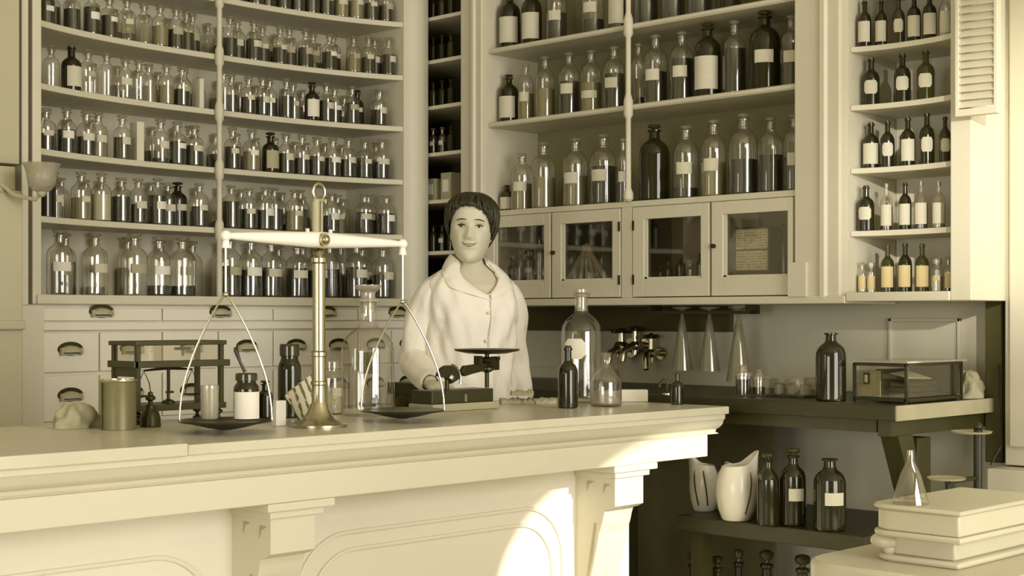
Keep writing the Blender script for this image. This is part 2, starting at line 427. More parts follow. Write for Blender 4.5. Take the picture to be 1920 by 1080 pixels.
# left end pilaster and its pedestal
struct('trim_1', MB().box(onY(-60, 4.66), onY(37, 4.66), 4.66, YW, 1.72, CEIL), 'wall_plaster', 0.004)
struct('trim_2', MB().box(onY(41, 4.68), onY(54, 4.68), 4.68, YW, 1.25, CEIL), 'cream_paint', 0.004)
q0, q1 = onY(-70, 4.52), onY(44, 4.52)
struct('trim_3', MB().box(q0, q1, 4.52, YW, 0.0, 1.62).box(q0, onY(30, 4.55), 4.55, YW, 1.62, 1.70).box(q0, q1 + 0.0, 4.50, 4.52, 1.17, 1.20), 'wall_plaster', 0.006)
struct('trim_4', MB().box(q1 + 0.002, XS0 - 0.004, 4.60, YW, 0.0, 1.25), 'cream_paint', 0.003)
# tulip shaded wall lamp in front of the pilaster
lx, ly = onY(78, 4.40), 4.40
ld = depY(78, 4.40)
lamp = thing('wall_lamp', 'pale tulip-shaded wall lamp on the left pilaster', 'lamp', (lx, ly, zat(330, ld)))
lz = zat(330, ld)
part('shade', MB().lathe([(0.012, -0.052), (0.030, -0.045), (0.042, -0.028), (0.046, -0.005), (0.050, 0.018), (0.060, 0.040), (0.057, 0.040), (0.046, 0.016), (0.042, -0.006), (0.036, -0.026), (0.02, -0.04)], (lx, ly, lz), 20), 'milky_glass', lamp, smooth=60)
part('arm', MB().tube([(lx, ly, lz - 0.05), (lx - 0.01, ly + 0.02, lz - 0.075), (lx - 0.05, ly + 0.08, lz - 0.06), (lx - 0.085, 4.515, lz - 0.02)], 0.007, 8).ball((lx, ly, lz - 0.052), 0.016, 10), 'frosted_shade', lamp, smooth=40)
part('wall_plate', MB().lathe([(0.001, -0.03), (0.02, -0.028), (0.024, 0.0), (0.02, 0.028), (0.001, 0.03)], (lx - 0.085, 4.514, lz - 0.02), 14, 1, 0.25), 'frosted_shade', lamp, smooth=40)

# bottles on the left shelves: (pixel column, look, label)
def row(spec):
    out = []
    for s in spec.split():
        a = s.split(':'); out.append((float(a[0]), a[1], a[2] if len(a) > 2 else None))
    return out
ROWS = [
 (0, 'squat', 0.047, 0.232, row('112:c:band 178:c:band 252:c:band 298:l:band 341:l 388:l:band 431:h:band 470:h:band 508:h:band 557:h:band 595:h:band 631:h 668:h:band 702:h:band 737:h:band')),
 (1, 'squat', 0.0365, 0.172, row('86:d 114:c:band 152:p:mid 190:w 227:f 259:h:mid 295:f:mid 322:f:mid 351:d:band 388:h:mid 433:f 467:h:mid 497:h:mid 524:h 552:p:mid 578:h 622:h:mid 648:p:mid 683:h:band 709:h:band 743:h:mid')),
 (2, 'round', 0.0335, 0.165, row('86:h:mid 125:h:mid 162:h:mid 192:p:mid 229:m:mid 301:l:mid 332:h:mid 364:h:band 392:h:mid 436:h:mid 472:p:mid 507:d:big 536:h:mid 566:h:mid 594:h:mid 624:h:band 653:h:band 684:h:mid 716:h:band 745:h:mid')),
 (3, 'round', 0.0310, 0.158, row('96:c 165:c:mid 200:c 235:c:mid 262:c 287:p 312:p 341:h:mid 364:h:mid 402:c 442:h 466:h:mid 492:h:mid 515:h:mid 537:h 559:p:mid 585:d:big 612:h:mid 637:h:mid 660:h:band 683:d:mid 712:h:mid 739:h:mid')),
 (4, 'round', 0.0310, 0.160, row('86:f:mid 110:f 135:f 172:f:mid 205:f:mid 238:c:mid 270:c 300:p 330:h:mid 356:h 384:h:mid 431:h 453:h:mid 476:h:mid 500:h:mid 525:h:mid 549:h:mid 573:h:mid 597:l:mid 618:h:mid 640:h:mid 663:p:mid 691:h:mid 716:h:mid 740:h:mid')),
 (5, 'round', 0.0315, 0.160, row('431:f 455:f 480:f:mid 505:f 532:f:mid 558:f 585:f 612:h:mid 640:p:mid 668:p:mid 697:h:mid 724:h:mid 746:f:mid')),
]
SHN = ['lowest', 'second', 'third', 'fourth', 'fifth', 'sixth']
CARTONS = ((265, 2, 0.030, 0.145, 'plain pale carton standing among bottles, third curved shelf, left bay'),
           (383, 3, 0.020, 0.115, 'narrow pale carton beside the turned post, fourth curved shelf, left bay'))
def clear(x, y, r, taken):
    return all((x - a) ** 2 + (y - b) ** 2 > (r + c + 0.0015) ** 2 for a, b, c in taken)
for k, kind, r, h, items in ROWS:
    taken = [(xm, ym, 0.018)]
    for px, kk, w, hh, lb in CARTONS:
        if kk == k: cx_ = onY(px, 4.83); taken += [(cx_, yfront(cx_) + 0.020, 0.018), (cx_, yfront(cx_) + 0.050, 0.020)]
    if k == 3: cx_ = onY(130, 4.84); taken.append((cx_, yfront(cx_) + 0.055, 0.037))
    made = {('left', 'front'): [], ('right', 'front'): [], ('left', 'back'): [], ('right', 'back'): []}
    for px, look, lab in items:
        bay = 'left' if px < 417 else 'right'
        rr = r * random.uniform(0.95, 1.05)
        y = 4.80
        for _ in range(6):
            x = onY(px, y); y = max(yfront(min(max(x, XL), XR - rr)), 4.80 if px < 600 else 0) + rr + 0.004
        x = min(max(x, XL + rr + 0.006), XR - rr - 0.006)
        if abs(x - xm) < rr + 0.019: x = xm + (rr + 0.021) * (1 if x > xm else -1)
        y = max(yfront(x), 4.80 if px < 600 else 0) + rr + 0.004
        while not clear(x, y, rr, taken) and y < YB - 0.03 - rr: y += 0.006
        if not clear(x, y, rr, taken): continue
        taken.append((x, y, rr)); made[(bay, 'front')].append((x, y, rr, look, lab))
    n = int((XR - XL) / (r * 1.5))
    for i in range(n):
        xb = XL + r + 0.01 + (XR - XL - 2 * r - 0.02) * (i + random.uniform(-0.2, 0.2)) / (n - 1)
        rr = r * 0.84; yb = YB - 0.026 - rr
        xb = min(max(xb, XL + rr + 0.004), XR - rr - 0.004)
        if not clear(xb, yb, rr, taken): continue
        if k == 2 and onY(243, 4.9) < xb < onY(290, 4.9): continue
        if k == 3 and xb < onY(160, 4.9): continue
        bay = 'left' if xb < onY(417, 4.9) else 'right'
        look = random.choice('hhlpccl' if (bay == 'right' or k in (1, 4)) else 'hlcccp')
        if k == 5: look = 'f'
        taken.append((xb, yb, rr)); made[(bay, 'back')].append((xb, yb, rr, look, random.choice([None, None, 'mid'])))
    for (bay, rw), lst in made.items():
        lst.sort(key=lambda q: (q[0] * RX - q[1] * -RY) / (q[0] * FX + q[1] * FY))
        for i, (x, y, rr, look, lab) in enumerate(lst):
            base = LOOK.get(look, 'half-full clear')
            lb = f"{base} {'white-labelled ' if lab else ''}bottle, {ORD[i]} from left, {rw} row, {SHN[k]} curved shelf, {bay} bay"
            if lab == 'mid' and random.random() < 0.5: lab = 'small'
            bottle(kind, (x, y, ZS[k] + 0.0005), rr, h * random.uniform(0.95, 1.03), look, lb, f"{'front' if rw == 'front' else 'rear'} bottles on the {SHN[k]} curved shelf",
                   random.uniform(-0.35, 0.25), lab, random.choice(['label_paper', 'label_paper', 'label_grey', 'label_bright']) if rw == 'front' else 'label_grey')
# odd things on these shelves
x = onY(130, 4.84); bottle('packer', (x, yfront(x) + 0.055, ZS[3] + 0.0005), 0.036, 0.162, 'd', 'broad dark flask with large pale label, fourth curved shelf up, far left', None, 0.1, 'big')
for (px, k, w, hh, lb) in CARTONS:
    x = onY(px, 4.83); y = yfront(x) + 0.012
    single(part('carton', MB().box(x - w / 2, x + w / 2, y, y + 0.05, ZS[k], ZS[k] + hh), 'light_back_paint', None, bevel=0.002), lb, 'carton')

# ------------------------------------------------------------------ corner bay on the right wall
XC, XB = 4.28, 4.60
def YX(px, X=XC): return onX(px, X)
yA0, yA1 = YX(865), 5.06
bay = thing('corner_shelves', 'narrow dark bay of shelves in the corner behind the woman', 'shelves', (XC, yA0, 1.25))
part('back_board', MB().box(XB - 0.015, XB, yA0 + 0.001, yA1, 1.25, CEIL - 0.02), 'bay_shade', bay)
part('side_board', MB().box(XC + 0.004, XB - 0.015, yA1 - 0.015, yA1, 1.25, CEIL - 0.02), 'bay_shade', bay)
ZBAY = [1.288, 1.49, 1.707, 1.907, 2.106, 2.30, 2.483]
for z in ZBAY: part('shelf', MB().box(XC + 0.004, XB - 0.015, yA0 + 0.001, yA1 - 0.015, z - 0.016, z), 'cream_paint', bay, bevel=0.002)
BAYN = ['lowest', 'second', 'third', 'fourth', 'fifth', 'sixth', 'topmost']
for k, z in enumerate(ZBAY):
    if k == 2: continue
    for j, px in enumerate((812, 829, 846)):
        look = 'dbd'[(j + k) % 3] if k != 3 else ('h' if j < 2 else 'd')
        y = YX(px, XC + 0.07)
        lab = 'mid' if (k == 3 and j < 2) or (k == 1 and j == 1) else None
        bottle('round', (XC + 0.07, y, z + 0.0005), 0.018, 0.115, look, f"small {LOOK[look]} bottle, {ORD[j]} from left, {BAYN[k]} shelf, dark corner bay", 'bottles in the dark corner bay', -PI / 2 + 0.4, lab)
for px, w, hh, lb in ((810, 0.055, 0.095, 'small square carton with dark slot, left of two in corner bay'), (839, 0.062, 0.115, 'larger labelled carton, right of two in dark corner bay')):
    y = YX(px, XC + 0.05)
    zc = ZBAY[2] + 0.001
    c = thing('carton', lb, 'carton', (XC + 0.05, y, zc))
    part('box_body', MB().box(XC + 0.04, XC + 0.10, y - w / 2, y + w / 2, zc, zc + hh), 'box_card', c, bevel=0.002)
    part('printed_panel', MB().box(XC + 0.0385, XC + 0.04, y - w * 0.3, y + w * 0.3, ZBAY[2] + hh * 0.3, ZBAY[2] + hh * 0.75), 'paper_white', c)

# ------------------------------------------------------------------ right wall: bottle cabinet with glazed doors
yP0, yP1 = YX(912), YX(865)            # left pilaster
yQ0, yQ1 = YX(1590), YX(1490)          # right pilaster
yM = YX(1180)
ZR = [1.642, 2.004, 2.305, 2.62, 2.95]
cab = thing('bottle_cabinet', 'cream wall cabinet with open bottle shelves over four glazed doors', 'cabinet', (XC, yQ0, 1.25))
def pil(y0, y1):
    w = y1 - y0
    return [(XB, y0), (XC, y0), (XC - 0.006, y0 + 0.1 * w), (XC - 0.012, y0 + 0.14 * w), (XC - 0.012, y0 + 0.34 * w), (XC - 0.022, y0 + 0.38 * w), (XC - 0.022, y0 + 0.46 * w), (XC - 0.012, y0 + 0.5 * w), (XC - 0.012, y1 - 0.01), (XC, y1), (XB, y1)]
part('pilaster', MB().prism(pil(yP0, yP1), 1.275, CEIL - 0.02, 'z'), 'cream_paint', cab)
part('pilaster', MB().prism(pil(yQ0, yQ1), 1.275, CEIL - 0.02, 'z').box(XC - 0.026, XC, yQ1 - 0.06, yQ1 + 0.01, 1.28, 1.395), 'cream_paint', cab)
part('back_board', MB().box(XB - 0.015, XB, yQ1, yP0, 1.26, CEIL - 0.02), 'grey_back_paint', cab)
part('bottom_board', MB().box(XC - 0.02, XB - 0.015, yQ0, yP0, 1.255, 1.282), 'cream_paint', cab, bevel=0.004)
for z in ZR[1:]:
    part('shelf', MB().prism([(XC + 0.012, z - 0.020), (XC + 0.006, z - 0.014), (XC + 0.006, z - 0.004), (XC + 0.012, z), (XB - 0.015, z), (XB - 0.015, z - 0.020)], yQ1, yP0, 'y'), 'cream_paint', cab)
part('ledge', MB().box(XC + 0.0, XB - 0.015, yQ1, yP0, 1.620, 1.642), 'cream_paint', cab, bevel=0.003)
cp = [(0.011, 1.642), (0.019, 1.65), (0.019, 1.672), (0.011, 1.69)]
for z in ZR[1:]: cp += [(0.010, z - 0.055), (0.018, z - 0.042), (0.018, z + 0.012), (0.010, z + 0.04)]
cp += [(0.010, CEIL - 0.03)]
part('turned_post', MB().lathe(cp, (XC - 0.006, yM, 0), 12), 'cream_paint', cab, smooth=40)
part('inner_floor', MB().box(XC + 0.03, XB - 0.024, yQ1 + 0.001, yP0 - 0.001, 1.2825, 1.345), 'grey_back_paint', cab)
part('mullion', MB().box(XC - 0.004, XC + 0.03, YX(1186), YX(1166), 1.282, 1.620), 'cream_paint', cab, bevel=0.003)
DOORS = [(912, 1034, 928, 1022), (1036, 1165, 1054, 1150), (1187, 1332, 1209, 1316), (1335, 1489, 1357, 1479)]
DN = ['leftmost', 'second', 'third', 'rightmost']
for i, (a, b, c, d) in enumerate(DOORS):
    y1, y0 = YX(a) - 0.002, YX(b) + 0.002
    h1, h0 = YX(c), YX(d)
    zb, zt, ob, ot = 1.286, 1.618, 1.352, 1.572
    mb = MB()
    mb.box(XC - 0.006, XC + 0.014, y0, h0, zb, zt).box(XC - 0.006, XC + 0.014, h1, y1, zb, zt).box(XC - 0.006, XC + 0.014, h0, h1, zb, ob).box(XC - 0.006, XC + 0.014, h0, h1, ot, zt)
    dr = part('glazed_door', mb, 'cream_paint', cab, bevel=0.002)
    part('pane', MB().box(XC + 0.006, XC + 0.009, h0, h1, ob, ot), 'pane_glass', dr)
    part('bead', MB().box(XC - 0.002, XC + 0.006, h1 - 0.012, h1, ob, ot).box(XC - 0.002, XC + 0.006, h0, h0 + 0.004, ob, ot).box(XC - 0.002, XC + 0.006, h0, h1, ob, ob + 0.006), 'counter_paint', dr)
    if i in (1, 3):
        yk = y1 - 0.012 if i == 3 else y1 - 0.010
        part('catch', MB().cyl((XC - 0.004, yk, 1.462), (XC - 0.018, yk, 1.462), 0.008, 12), 'dark_metal', dr, smooth=40)
    hy = y0 + 0.004 if i in (0, 1) else y1 - 0.004
    if i in (1, 2):
        for hz in (1.35, 1.55): part('hinge', MB().box(XC - 0.009, XC - 0.005, hy - 0.004, hy + 0.004, hz - 0.018, hz + 0.018), 'dark_metal', dr)
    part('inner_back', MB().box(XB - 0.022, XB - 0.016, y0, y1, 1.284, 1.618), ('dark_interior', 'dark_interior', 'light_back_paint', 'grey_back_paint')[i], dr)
def rrow(items, z, kind, name, grp, X=XC + 0.085):
    for j, (px, look, r, h, lab, lm, where) in enumerate(items):
        y = min(max(onX(px, X), yQ1 + r + 0.004), yP0 - r - 0.004)
        bottle(kind if look != 'd' or kind != 'tall' else 'tall', (X, y, z + 0.0005), r, h, look, f"{LOOK[look]} {where}, {name}", grp, -PI / 2 + random.uniform(0.28, 0.6), lab, lm)
rrow([(944, 'b', 0.030, 0.11, 'big', 'label_paper', 'small bottle at far left end'),
      (979, 'p', 0.047, 0.235, 'mid', 'label_paper', 'bottle with label, first beside pilaster'), (1019, 'p', 0.049, 0.27, None, 'label_paper', 'tall bottle, second from left'),
      (1079, 'p', 0.050, 0.272, 'mid', 'printed_label', 'tall labelled bottle, third from left'), (1131, 'h', 0.050, 0.275, 'mid', 'label_paper', 'tall bottle, fourth from left'),
      (1168, 'h', 0.025, 0.25, 'mid', 'label_paper', 'slim bottle left of post'), (1227, 'd', 0.058, 0.288, None, 'label_paper', 'tall bottle right of post'),
      (1286, 'l', 0.048, 0.272, 'mid', 'label_paper', 'tall bottle, second right of post'), (1338, 'p', 0.046, 0.282, 'mid', 'label_paper', 'tall bottle, third right of post'),
      (1394, 'h', 0.052, 0.292, None, 'label_paper', 'tall bottle, fourth right of post'), (1445, 'h', 0.044, 0.268, None, 'label_paper', 'tall bottle, fifth right of post'),
      (1489, 'h', 0.040, 0.27, 'mid', 'label_paper', 'tall bottle by right pilaster')], ZR[0], 'tall', 'on ledge above glazed doors', 'large bottles above the glazed doors')
rrow([(948, 'd', 0.040, 0.20, 'big', 'printed_label', 'squat bottle with printed label, far left'), (986, 'p', 0.033, 0.235, 'mid', 'label_paper', 'bottle, second from left'),
      (1022, 'p', 0.040, 0.25, None, 'label_paper', 'bottle, third from left'), (1067, 'h', 0.042, 0.25, 'mid', 'label_paper', 'bottle, fourth from left'),
      (1108, 'p', 0.040, 0.245, 'low', 'label_paper', 'bottle with low label, fifth from left'), (1151, 'f', 0.042, 0.245, 'mid', 'label_paper', 'bottle, left of post'),
      (1197, 'l', 0.030, 0.24, None, 'label_paper', 'slim bottle, right of post'), (1229, 'h', 0.045, 0.262, 'mid', 'label_paper', 'bottle, second right of post'),
      (1278, 'f', 0.045, 0.258, 'mid', 'label_paper', 'bottle, third right of post'), (1327, 'd', 0.050, 0.272, 'big', 'printed_label', 'bottle with big printed label'),
      (1377, 'f', 0.042, 0.265, None, 'label_paper', 'bottle, fifth right of post'), (1434, 'd', 0.055, 0.28, 'mid', 'label_paper', 'large bottle with small label'),
      (1484, 'f', 0.040, 0.25, 'mid', 'label_paper', 'bottle by right pilaster')], ZR[1], 'tall', 'middle cabinet shelf', 'large bottles on the middle cabinet shelf')
rrow([(955, 'd', 0.045, 0.24, 'big', 'printed_label', 'bottle with printed label, first from left'), (997, 'd', 0.042, 0.24, 'big', 'printed_label', 'bottle with printed label, second from left'),
      (1044, 'h', 0.042, 0.24, 'mid', 'label_paper', 'bottle, third from left'), (1112, 'l', 0.045, 0.25, 'mid', 'label_paper', 'bottle, fourth from left'),
      (1158, 'h', 0.036, 0.24, 'big', 'label_paper', 'bottle, left of post'), (1212, 'f', 0.045, 0.25, None, 'label_paper', 'bottle, right of post'), (1262, 'f', 0.045, 0.25, None, 'label_paper', 'bottle, second right of post'),
      (1312, 'f', 0.045, 0.25, None, 'label_paper', 'bottle, third right of post'), (1366, 'd', 0.045, 0.25, None, 'label_paper', 'bottle, fourth right of post')], ZR[2], 'tall', 'upper cabinet shelf', 'large bottles on the upper cabinet shelf')
# things behind the glazed doors
X1 = XC + 0.13
for px, look, r, h, kd, lb in ((950, 'b', 0.015, 0.11, 'round', 'small brown bottle at left behind leftmost glazed door'), (975, 'p', 0.014, 0.15, 'tall', 'pale-filled clear bottle behind leftmost glazed door'),
                               (993, 'b', 0.024, 0.14, 'jar', 'brown jar with label behind leftmost glazed door'), (1011, 'c', 0.016, 0.19, 'tall', 'slim clear bottle at right behind leftmost glazed door'),
                               (1238, 'd', 0.018, 0.06, 'packer', 'tiny dark bottle, first behind third glazed door'), (1253, 'd', 0.018, 0.075, 'packer', 'tiny dark bottle, second behind third glazed door'),
                               (1276, 'd', 0.020, 0.095, 'packer', 'small dark bottle, third behind third glazed door'), (1294, 'w', 0.011, 0.07, 'round', 'tiny milky bottle behind third glazed door'),
                               (1313, 'b', 0.015, 0.10, 'packer', 'small brown bottle at right behind third glazed door'),
                               (1471, 'b', 0.020, 0.19, 'tall', 'tall brown bottle right of the printed card box')):
    bottle(kd, (X1, min(onX(px, X1), yP0 - r - 0.006), 1.3455), r, h, look, lb, None, -PI / 2 + 0.5, 'mid' if kd == 'jar' else None, name='jar' if kd == 'jar' else 'bottle', cat='jar' if kd == 'jar' else 'bottle')
c0, c1 = onX(1440, XC + 0.06), onX(1381, XC + 0.06)
cbx = thing('card_box', 'box with white printed card front behind rightmost glazed door', 'box', (XC + 0.06, (c0 + c1) / 2, 1.3455))
part('box_body', MB().box(XC + 0.062, XC + 0.14, c0 - 0.006, c1 + 0.006, 1.3455, 1.53), 'dark_interior', cbx, bevel=0.002)
part('printed_card', MB().box(XC + 0.056, XC + 0.0615, c0, c1, 1.375, 1.445), 'printed_card', cbx)
part('printed_card', MB().box(XC + 0.056, XC + 0.0615, c0, c1, 1.449, 1.52), 'printed_card', cbx)
jy0, jy1 = onX(1135, XC + 0.1), onX(1066, XC + 0.1)
sup = MB()
for i in range(7):
    a = i / 6.0
    sup.tube([(XC + 0.10, jy1 + (jy0 - jy1) * a, 1.359), (XC + 0.10, jy1 + (jy0 - jy1) * (0.35 + 0.3 * a), 1.45 + 0.05 * math.sin(PI * a))], 0.006 if i % 2 else 0.010, 8)
single(part('paper_bundle', sup, 'box_card', None, smooth=40), 'loose bundle of rolled papers behind second glazed door', 'papers')

# ------------------------------------------------------------------ end shelf unit
yE0, yE1 = YX(1785), yQ0 - 0.002
yF0 = YX(1825)
ZE = [1.292, 1.494, 1.70, 1.908, 2.10, 2.31]
endu = thing('end_shelves', 'open cream shelf unit of labelled bottles at the right end', 'shelves', (XC, yF0, 1.25))
part('side_frame', MB().box(XC - 0.012, XB, yF0, yE0, 1.262, CEIL - 0.02), 'cream_paint', endu, bevel=0.004)
part('back_board', MB().box(XB - 0.015, XB, yE0, yE1, 1.262, CEIL - 0.02), 'light_back_paint', endu)
part('bottom_board', MB().box(XC - 0.018, XB - 0.015, yE0, yE1, 1.262, 1.292), 'cream_paint', endu, bevel=0.003)
for z in ZE[1:]:
    n = 16; pr = []
    for i in range(n + 1):
        u = i / n; pr.append((XC + 0.012 + 0.035 * (1 - abs(2 * u - 1) ** 2.5), yE0 + (yE1 - yE0) * u))
    pr += [(XB - 0.015, yE1), (XB - 0.015, yE0)]
    part('shelf', MB().prism(pr, z - 0.018, z, 'z'), 'cream_paint', endu, bevel=0.002)
EN = ['lowest', 'second', 'third', 'fourth', 'top']
EROWS = [
 (0, [(1604, 'w', 'round', 0.014, 0.10, 'big'), (1633, 'w', 'jar', 0.017, 0.10, 'big'), (1664, 'b', 'packer', 0.024, 0.155, 'big'), (1697, 'd', 'packer', 0.024, 0.160, 'big'), (1729, 'b', 'packer', 0.024, 0.155, 'big'), (1757, 'w', 'jar', 0.020, 0.105, 'mid'), (1778, 'h', 'round', 0.015, 0.11, 'big')]),
 (1, [(1613, 'd', 'packer', 0.030, 0.150, 'oct'), (1662, 'h', 'packer', 0.022, 0.155, 'big'), (1697, 'd', 'packer', 0.022, 0.155, 'big'), (1727, 'h', 'packer', 0.023, 0.155, 'big'), (1760, 'p', 'packer', 0.023, 0.150, 'big')]),
 (2, [(1618, 'd', 'packer', 0.030, 0.155, 'big'), (1664, 'd', 'packer', 0.025, 0.155, 'oct'), (1702, 'd', 'packer', 0.026, 0.160, 'big'), (1738, 'd', 'packer', 0.026, 0.168, 'oct'), (1772, 'b', 'packer', 0.020, 0.15, 'oct')]),
 (3, [(1628, 'd', 'packer', 0.031, 0.160, 'oct'), (1692, 'd', 'packer', 0.029, 0.160, 'oct'), (1736, 'b', 'packer', 0.030, 0.160, 'oct')]),
 (4, [(1613, 'd', 'packer', 0.024, 0.155, 'big'), (1652, 'd', 'packer', 0.022, 0.155, 'big'), (1685, 'b', 'packer', 0.022, 0.155, 'oct'), (1714, 'd', 'packer', 0.024, 0.155, 'big'), (1743, 'd', 'packer', 0.024, 0.155, 'big'), (1772, 'w', 'packer', 0.020, 0.155, 'big')]),
]
for k, items in EROWS:
    X = XC + 0.085
    for j, (px, look, kd, r, h, lab) in enumerate(items):
        r *= 0.93
        XX = X if j or px > 1616 else X - 0.03
        y = min(max(onX(px, XX), yE0 + r + 0.004), yE1 - r - 0.004)
        sh = 'octagonal' if lab == 'oct' else 'large'
        bottle(kd, (XX, y, ZE[k] + 0.0005), r, h, look, f"{LOOK[look]} {'jar' if kd == 'jar' else 'bottle'} with {sh} pale label, {ORD[j]} from left, {EN[k]} end shelf", f'labelled bottles on the {EN[k]} end shelf',
               -PI / 2 + random.uniform(0.35, 0.6), lab, 'label_paper_warm' if k == 0 else ('printed_label' if look == 'd' else 'label_paper'), name='jar' if kd == 'jar' else 'bottle', cat='jar' if kd == 'jar' else 'bottle')
# ------------------------------------------------------------------ right wall below the cabinets
X2 = XW - 0.002
def wy(px, X=X2): return onX(px, X)
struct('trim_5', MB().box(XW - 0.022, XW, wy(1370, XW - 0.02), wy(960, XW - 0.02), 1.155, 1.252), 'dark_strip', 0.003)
struct('baseboard_right', MB().box(XW - 0.025, XW, wy(1160, XW), 4.6, 0.955, 1.0).box(XW - 0.012, XW, wy(1160, XW), 4.6, 0.90, 0.955), 'lower_wall', 0.003)
pa = MB()
ya, yb2 = wy(1800, XW - 0.01), wy(1665, XW - 0.01)
for z in (1.04, 1.195): pa.box(XW - 0.010, XW, ya, yb2, z, z + 0.012)
for y in (ya, yb2 - 0.012): pa.box(XW - 0.010, XW, y, y + 0.012, 1.04, 1.207)
struct('trim_6', pa, 'lower_wall', 0.002)
ds0, ds1 = wy(1884, 4.56), wy(1852, 4.56)
struct('trim_7', MB().box(4.54, XW, ds0, ds1, 0.74, 1.83), 'dark_strip', 0.004)
struct('door_1', MB().box(4.50, XW, 1.55, wy(1884, 4.50), 0.74, CEIL).box(4.485, 4.50, 1.60, wy(1896, 4.5), 0.80, CEIL), 'cream_paint', 0.004)
struct('trim_8', MB().box(4.40, XW, 1.5, wy(1850, 4.40), 0.0, 0.735), 'cream_paint', 0.004)
# louvred shutter, upper right
lv = thing('louvred_shutter', 'narrow louvred shutter hanging at the upper right beside end shelves', 'shutter', (4.24, onX(1868, 4.22), 1.80))
s0, s1 = onX(1868, 4.22), onX(1791, 4.22)
part('frame', MB().box(4.22, 4.25, s0, s0 + 0.008, 1.825, CEIL - 0.01).box(4.22, 4.25, s1 - 0.008, s1, 1.825, CEIL - 0.01).box(4.22, 4.25, s0 + 0.008, s1 - 0.008, 1.825, 1.845), 'cream_paint', lv)
sl = MB(); z = 1.85
while z < CEIL - 0.03:
    sl.prism([(4.223, z), (4.226, z), (4.247, z + 0.026), (4.244, z + 0.026)], s0 + 0.008, s1 - 0.008, 'y'); z += 0.024
part('slats', sl, 'cream_paint', lv)

# taps on the wall behind the counter
def wall_tap(px, py, label, w=1.0, style=0):
    X = XW - 0.001; d = depX(px, X); y = onX(px, X); z = zat(py, d)
    t = thing('wall_tap', label, 'tap', (X, y, z))
    part('flange', MB().tube([(X, y, z), (X - 0.012, y, z)], 0.034 * w, 16).tube([(X - 0.012, y, z), (X - 0.085, y, z)], 0.016 * w, 12), 'chrome', t, smooth=40)
    part('valve_body', MB().tube([(X - 0.07, y, z - 0.035), (X - 0.07, y, z + 0.06)], [0.020 * w, 0.014 * w], 12).ball((X - 0.07, y, z), 0.028 * w, 12), 'chrome', t, smooth=40)
    hd = MB().tube([(X - 0.07, y - 0.042 * w, z + 0.066), (X - 0.07, y + 0.042 * w, z + 0.066)], 0.0075, 8).tube([(X - 0.112, y, z + 0.066), (X - 0.028, y, z + 0.066)], 0.0075, 8).ball((X - 0.07, y, z + 0.066), 0.014, 10)
    part('handle', hd, 'dark_metal', t, smooth=40)
    part('spout', MB().tube([(X - 0.07, y, z), (X - 0.11, y - 0.01, z - 0.004), (X - 0.14, y - 0.03 * style, z - 0.02), (X - 0.15, y - 0.04 * style, z - 0.06)], [0.013, 0.014, 0.014, 0.012], 10), 'chrome', t, smooth=40)
wall_tap(1186, 652, 'larger cross-handled wall tap over the sink behind the counter', 1.15)
wall_tap(1212, 648, 'middle wall tap over the sink, between two others', 0.8)
wall_tap(1242, 662, 'small low wall tap nearest the hanging glass measures', 0.75, 1)

# hanging conical measures under the cabinet
GY = [(1240, 0.9, False), (1279, 1.0, True), (1330, 1.0, True), (1385, 1.15, True)]
Xg = 4.44
rack = thing('glass_rack', 'slotted board under the cabinet holding upside-down glass measures', 'rack', (Xg, onX(1312, Xg), 1.2545))
rk = MB(); ry0, ry1 = onX(1414, Xg), onX(1225, Xg)
for xx in (Xg - 0.036, Xg + 0.022): rk.box(xx, xx + 0.014, ry0, ry1, 1.222, 1.234)
for yy in (ry0, ry1 - 0.014): rk.box(Xg - 0.036, Xg + 0.036, yy, yy + 0.014, 1.234, 1.2545)
part('rails', rk, 'bench_wood', rack)
for i, (px, sc, full) in enumerate([g for g in GY if g[2]]):
    y = onX(px, Xg)
    g = thing('hanging_glass_measure', f"conical glass measure hanging base-up under the cabinet, {['left', 'middle', 'right'][i]} of three", 'measure', (Xg, y, 1.0), 0, 'hanging glass measures')
    zt = 1.2475; zb = zt - 0.235 * sc
    part('foot', MB().lathe([(0.001, 0.0), (0.037, 0.0), (0.038, -0.004), (0.012, -0.012), (0.001, -0.012)], (Xg, y, zt), 18), 'milky_glass', g, smooth=40)
    part('cone', MB().lathe([(0.006, -0.012), (0.007, -0.045), (0.012, -0.055), (0.022 * sc, -0.10 * sc - 0.02), (0.040 * sc, zb - zt), (0.038 * sc, zb - zt), (0.020 * sc, -0.10 * sc - 0.02), (0.010, -0.06)], (Xg, y, zt), 18), 'frosted_glass', g, smooth=60)

# ------------------------------------------------------------------ sink bench along the right wall
BX0, BY0, BY1, BZ = 3.93, 2.27, 4.55, 0.95
bench = thing('work_bench', 'long dark wooden bench along the right wall with diagonal brace', 'bench', (4.25, 3.2, 0))
part('bench_top', MB().box(BX0, XW - 0.014, BY0, BY1, BZ - 0.046, BZ), 'bench_wood', bench, bevel=0.003)
part('end_board', MB().box(BX0 + 0.002, XW - 0.014, BY0 - 0.006, BY0 - 0.0002, BZ - 0.046, BZ - 0.001), 'bench_end_wood', bench, label='lighter sawn end of the bench top')
part('rail', MB().box(BX0 + 0.03, BX0 + 0.07, BY0 + 0.08, BY1, BZ - 0.085, BZ - 0.0465), 'dark_wood', bench)
part('rail', MB().box(BX0 + 0.03, XW - 0.02, BY0 + 0.03, BY0 + 0.075, BZ - 0.095, BZ - 0.0465), 'dark_wood', bench)
for (lx0, ly0) in ((4.13, BY0 + 0.04), (BX0 + 0.04, 3.35), (BX0 + 0.04, 4.40)):
    part('leg', MB().box(lx0, lx0 + 0.085, ly0, ly0 + 0.07, 0, BZ - 0.11), 'dark_wood', bench, bevel=0.003)
bx_, by_ = BX0 + 0.06, BY0 + 0.055
br = MB()
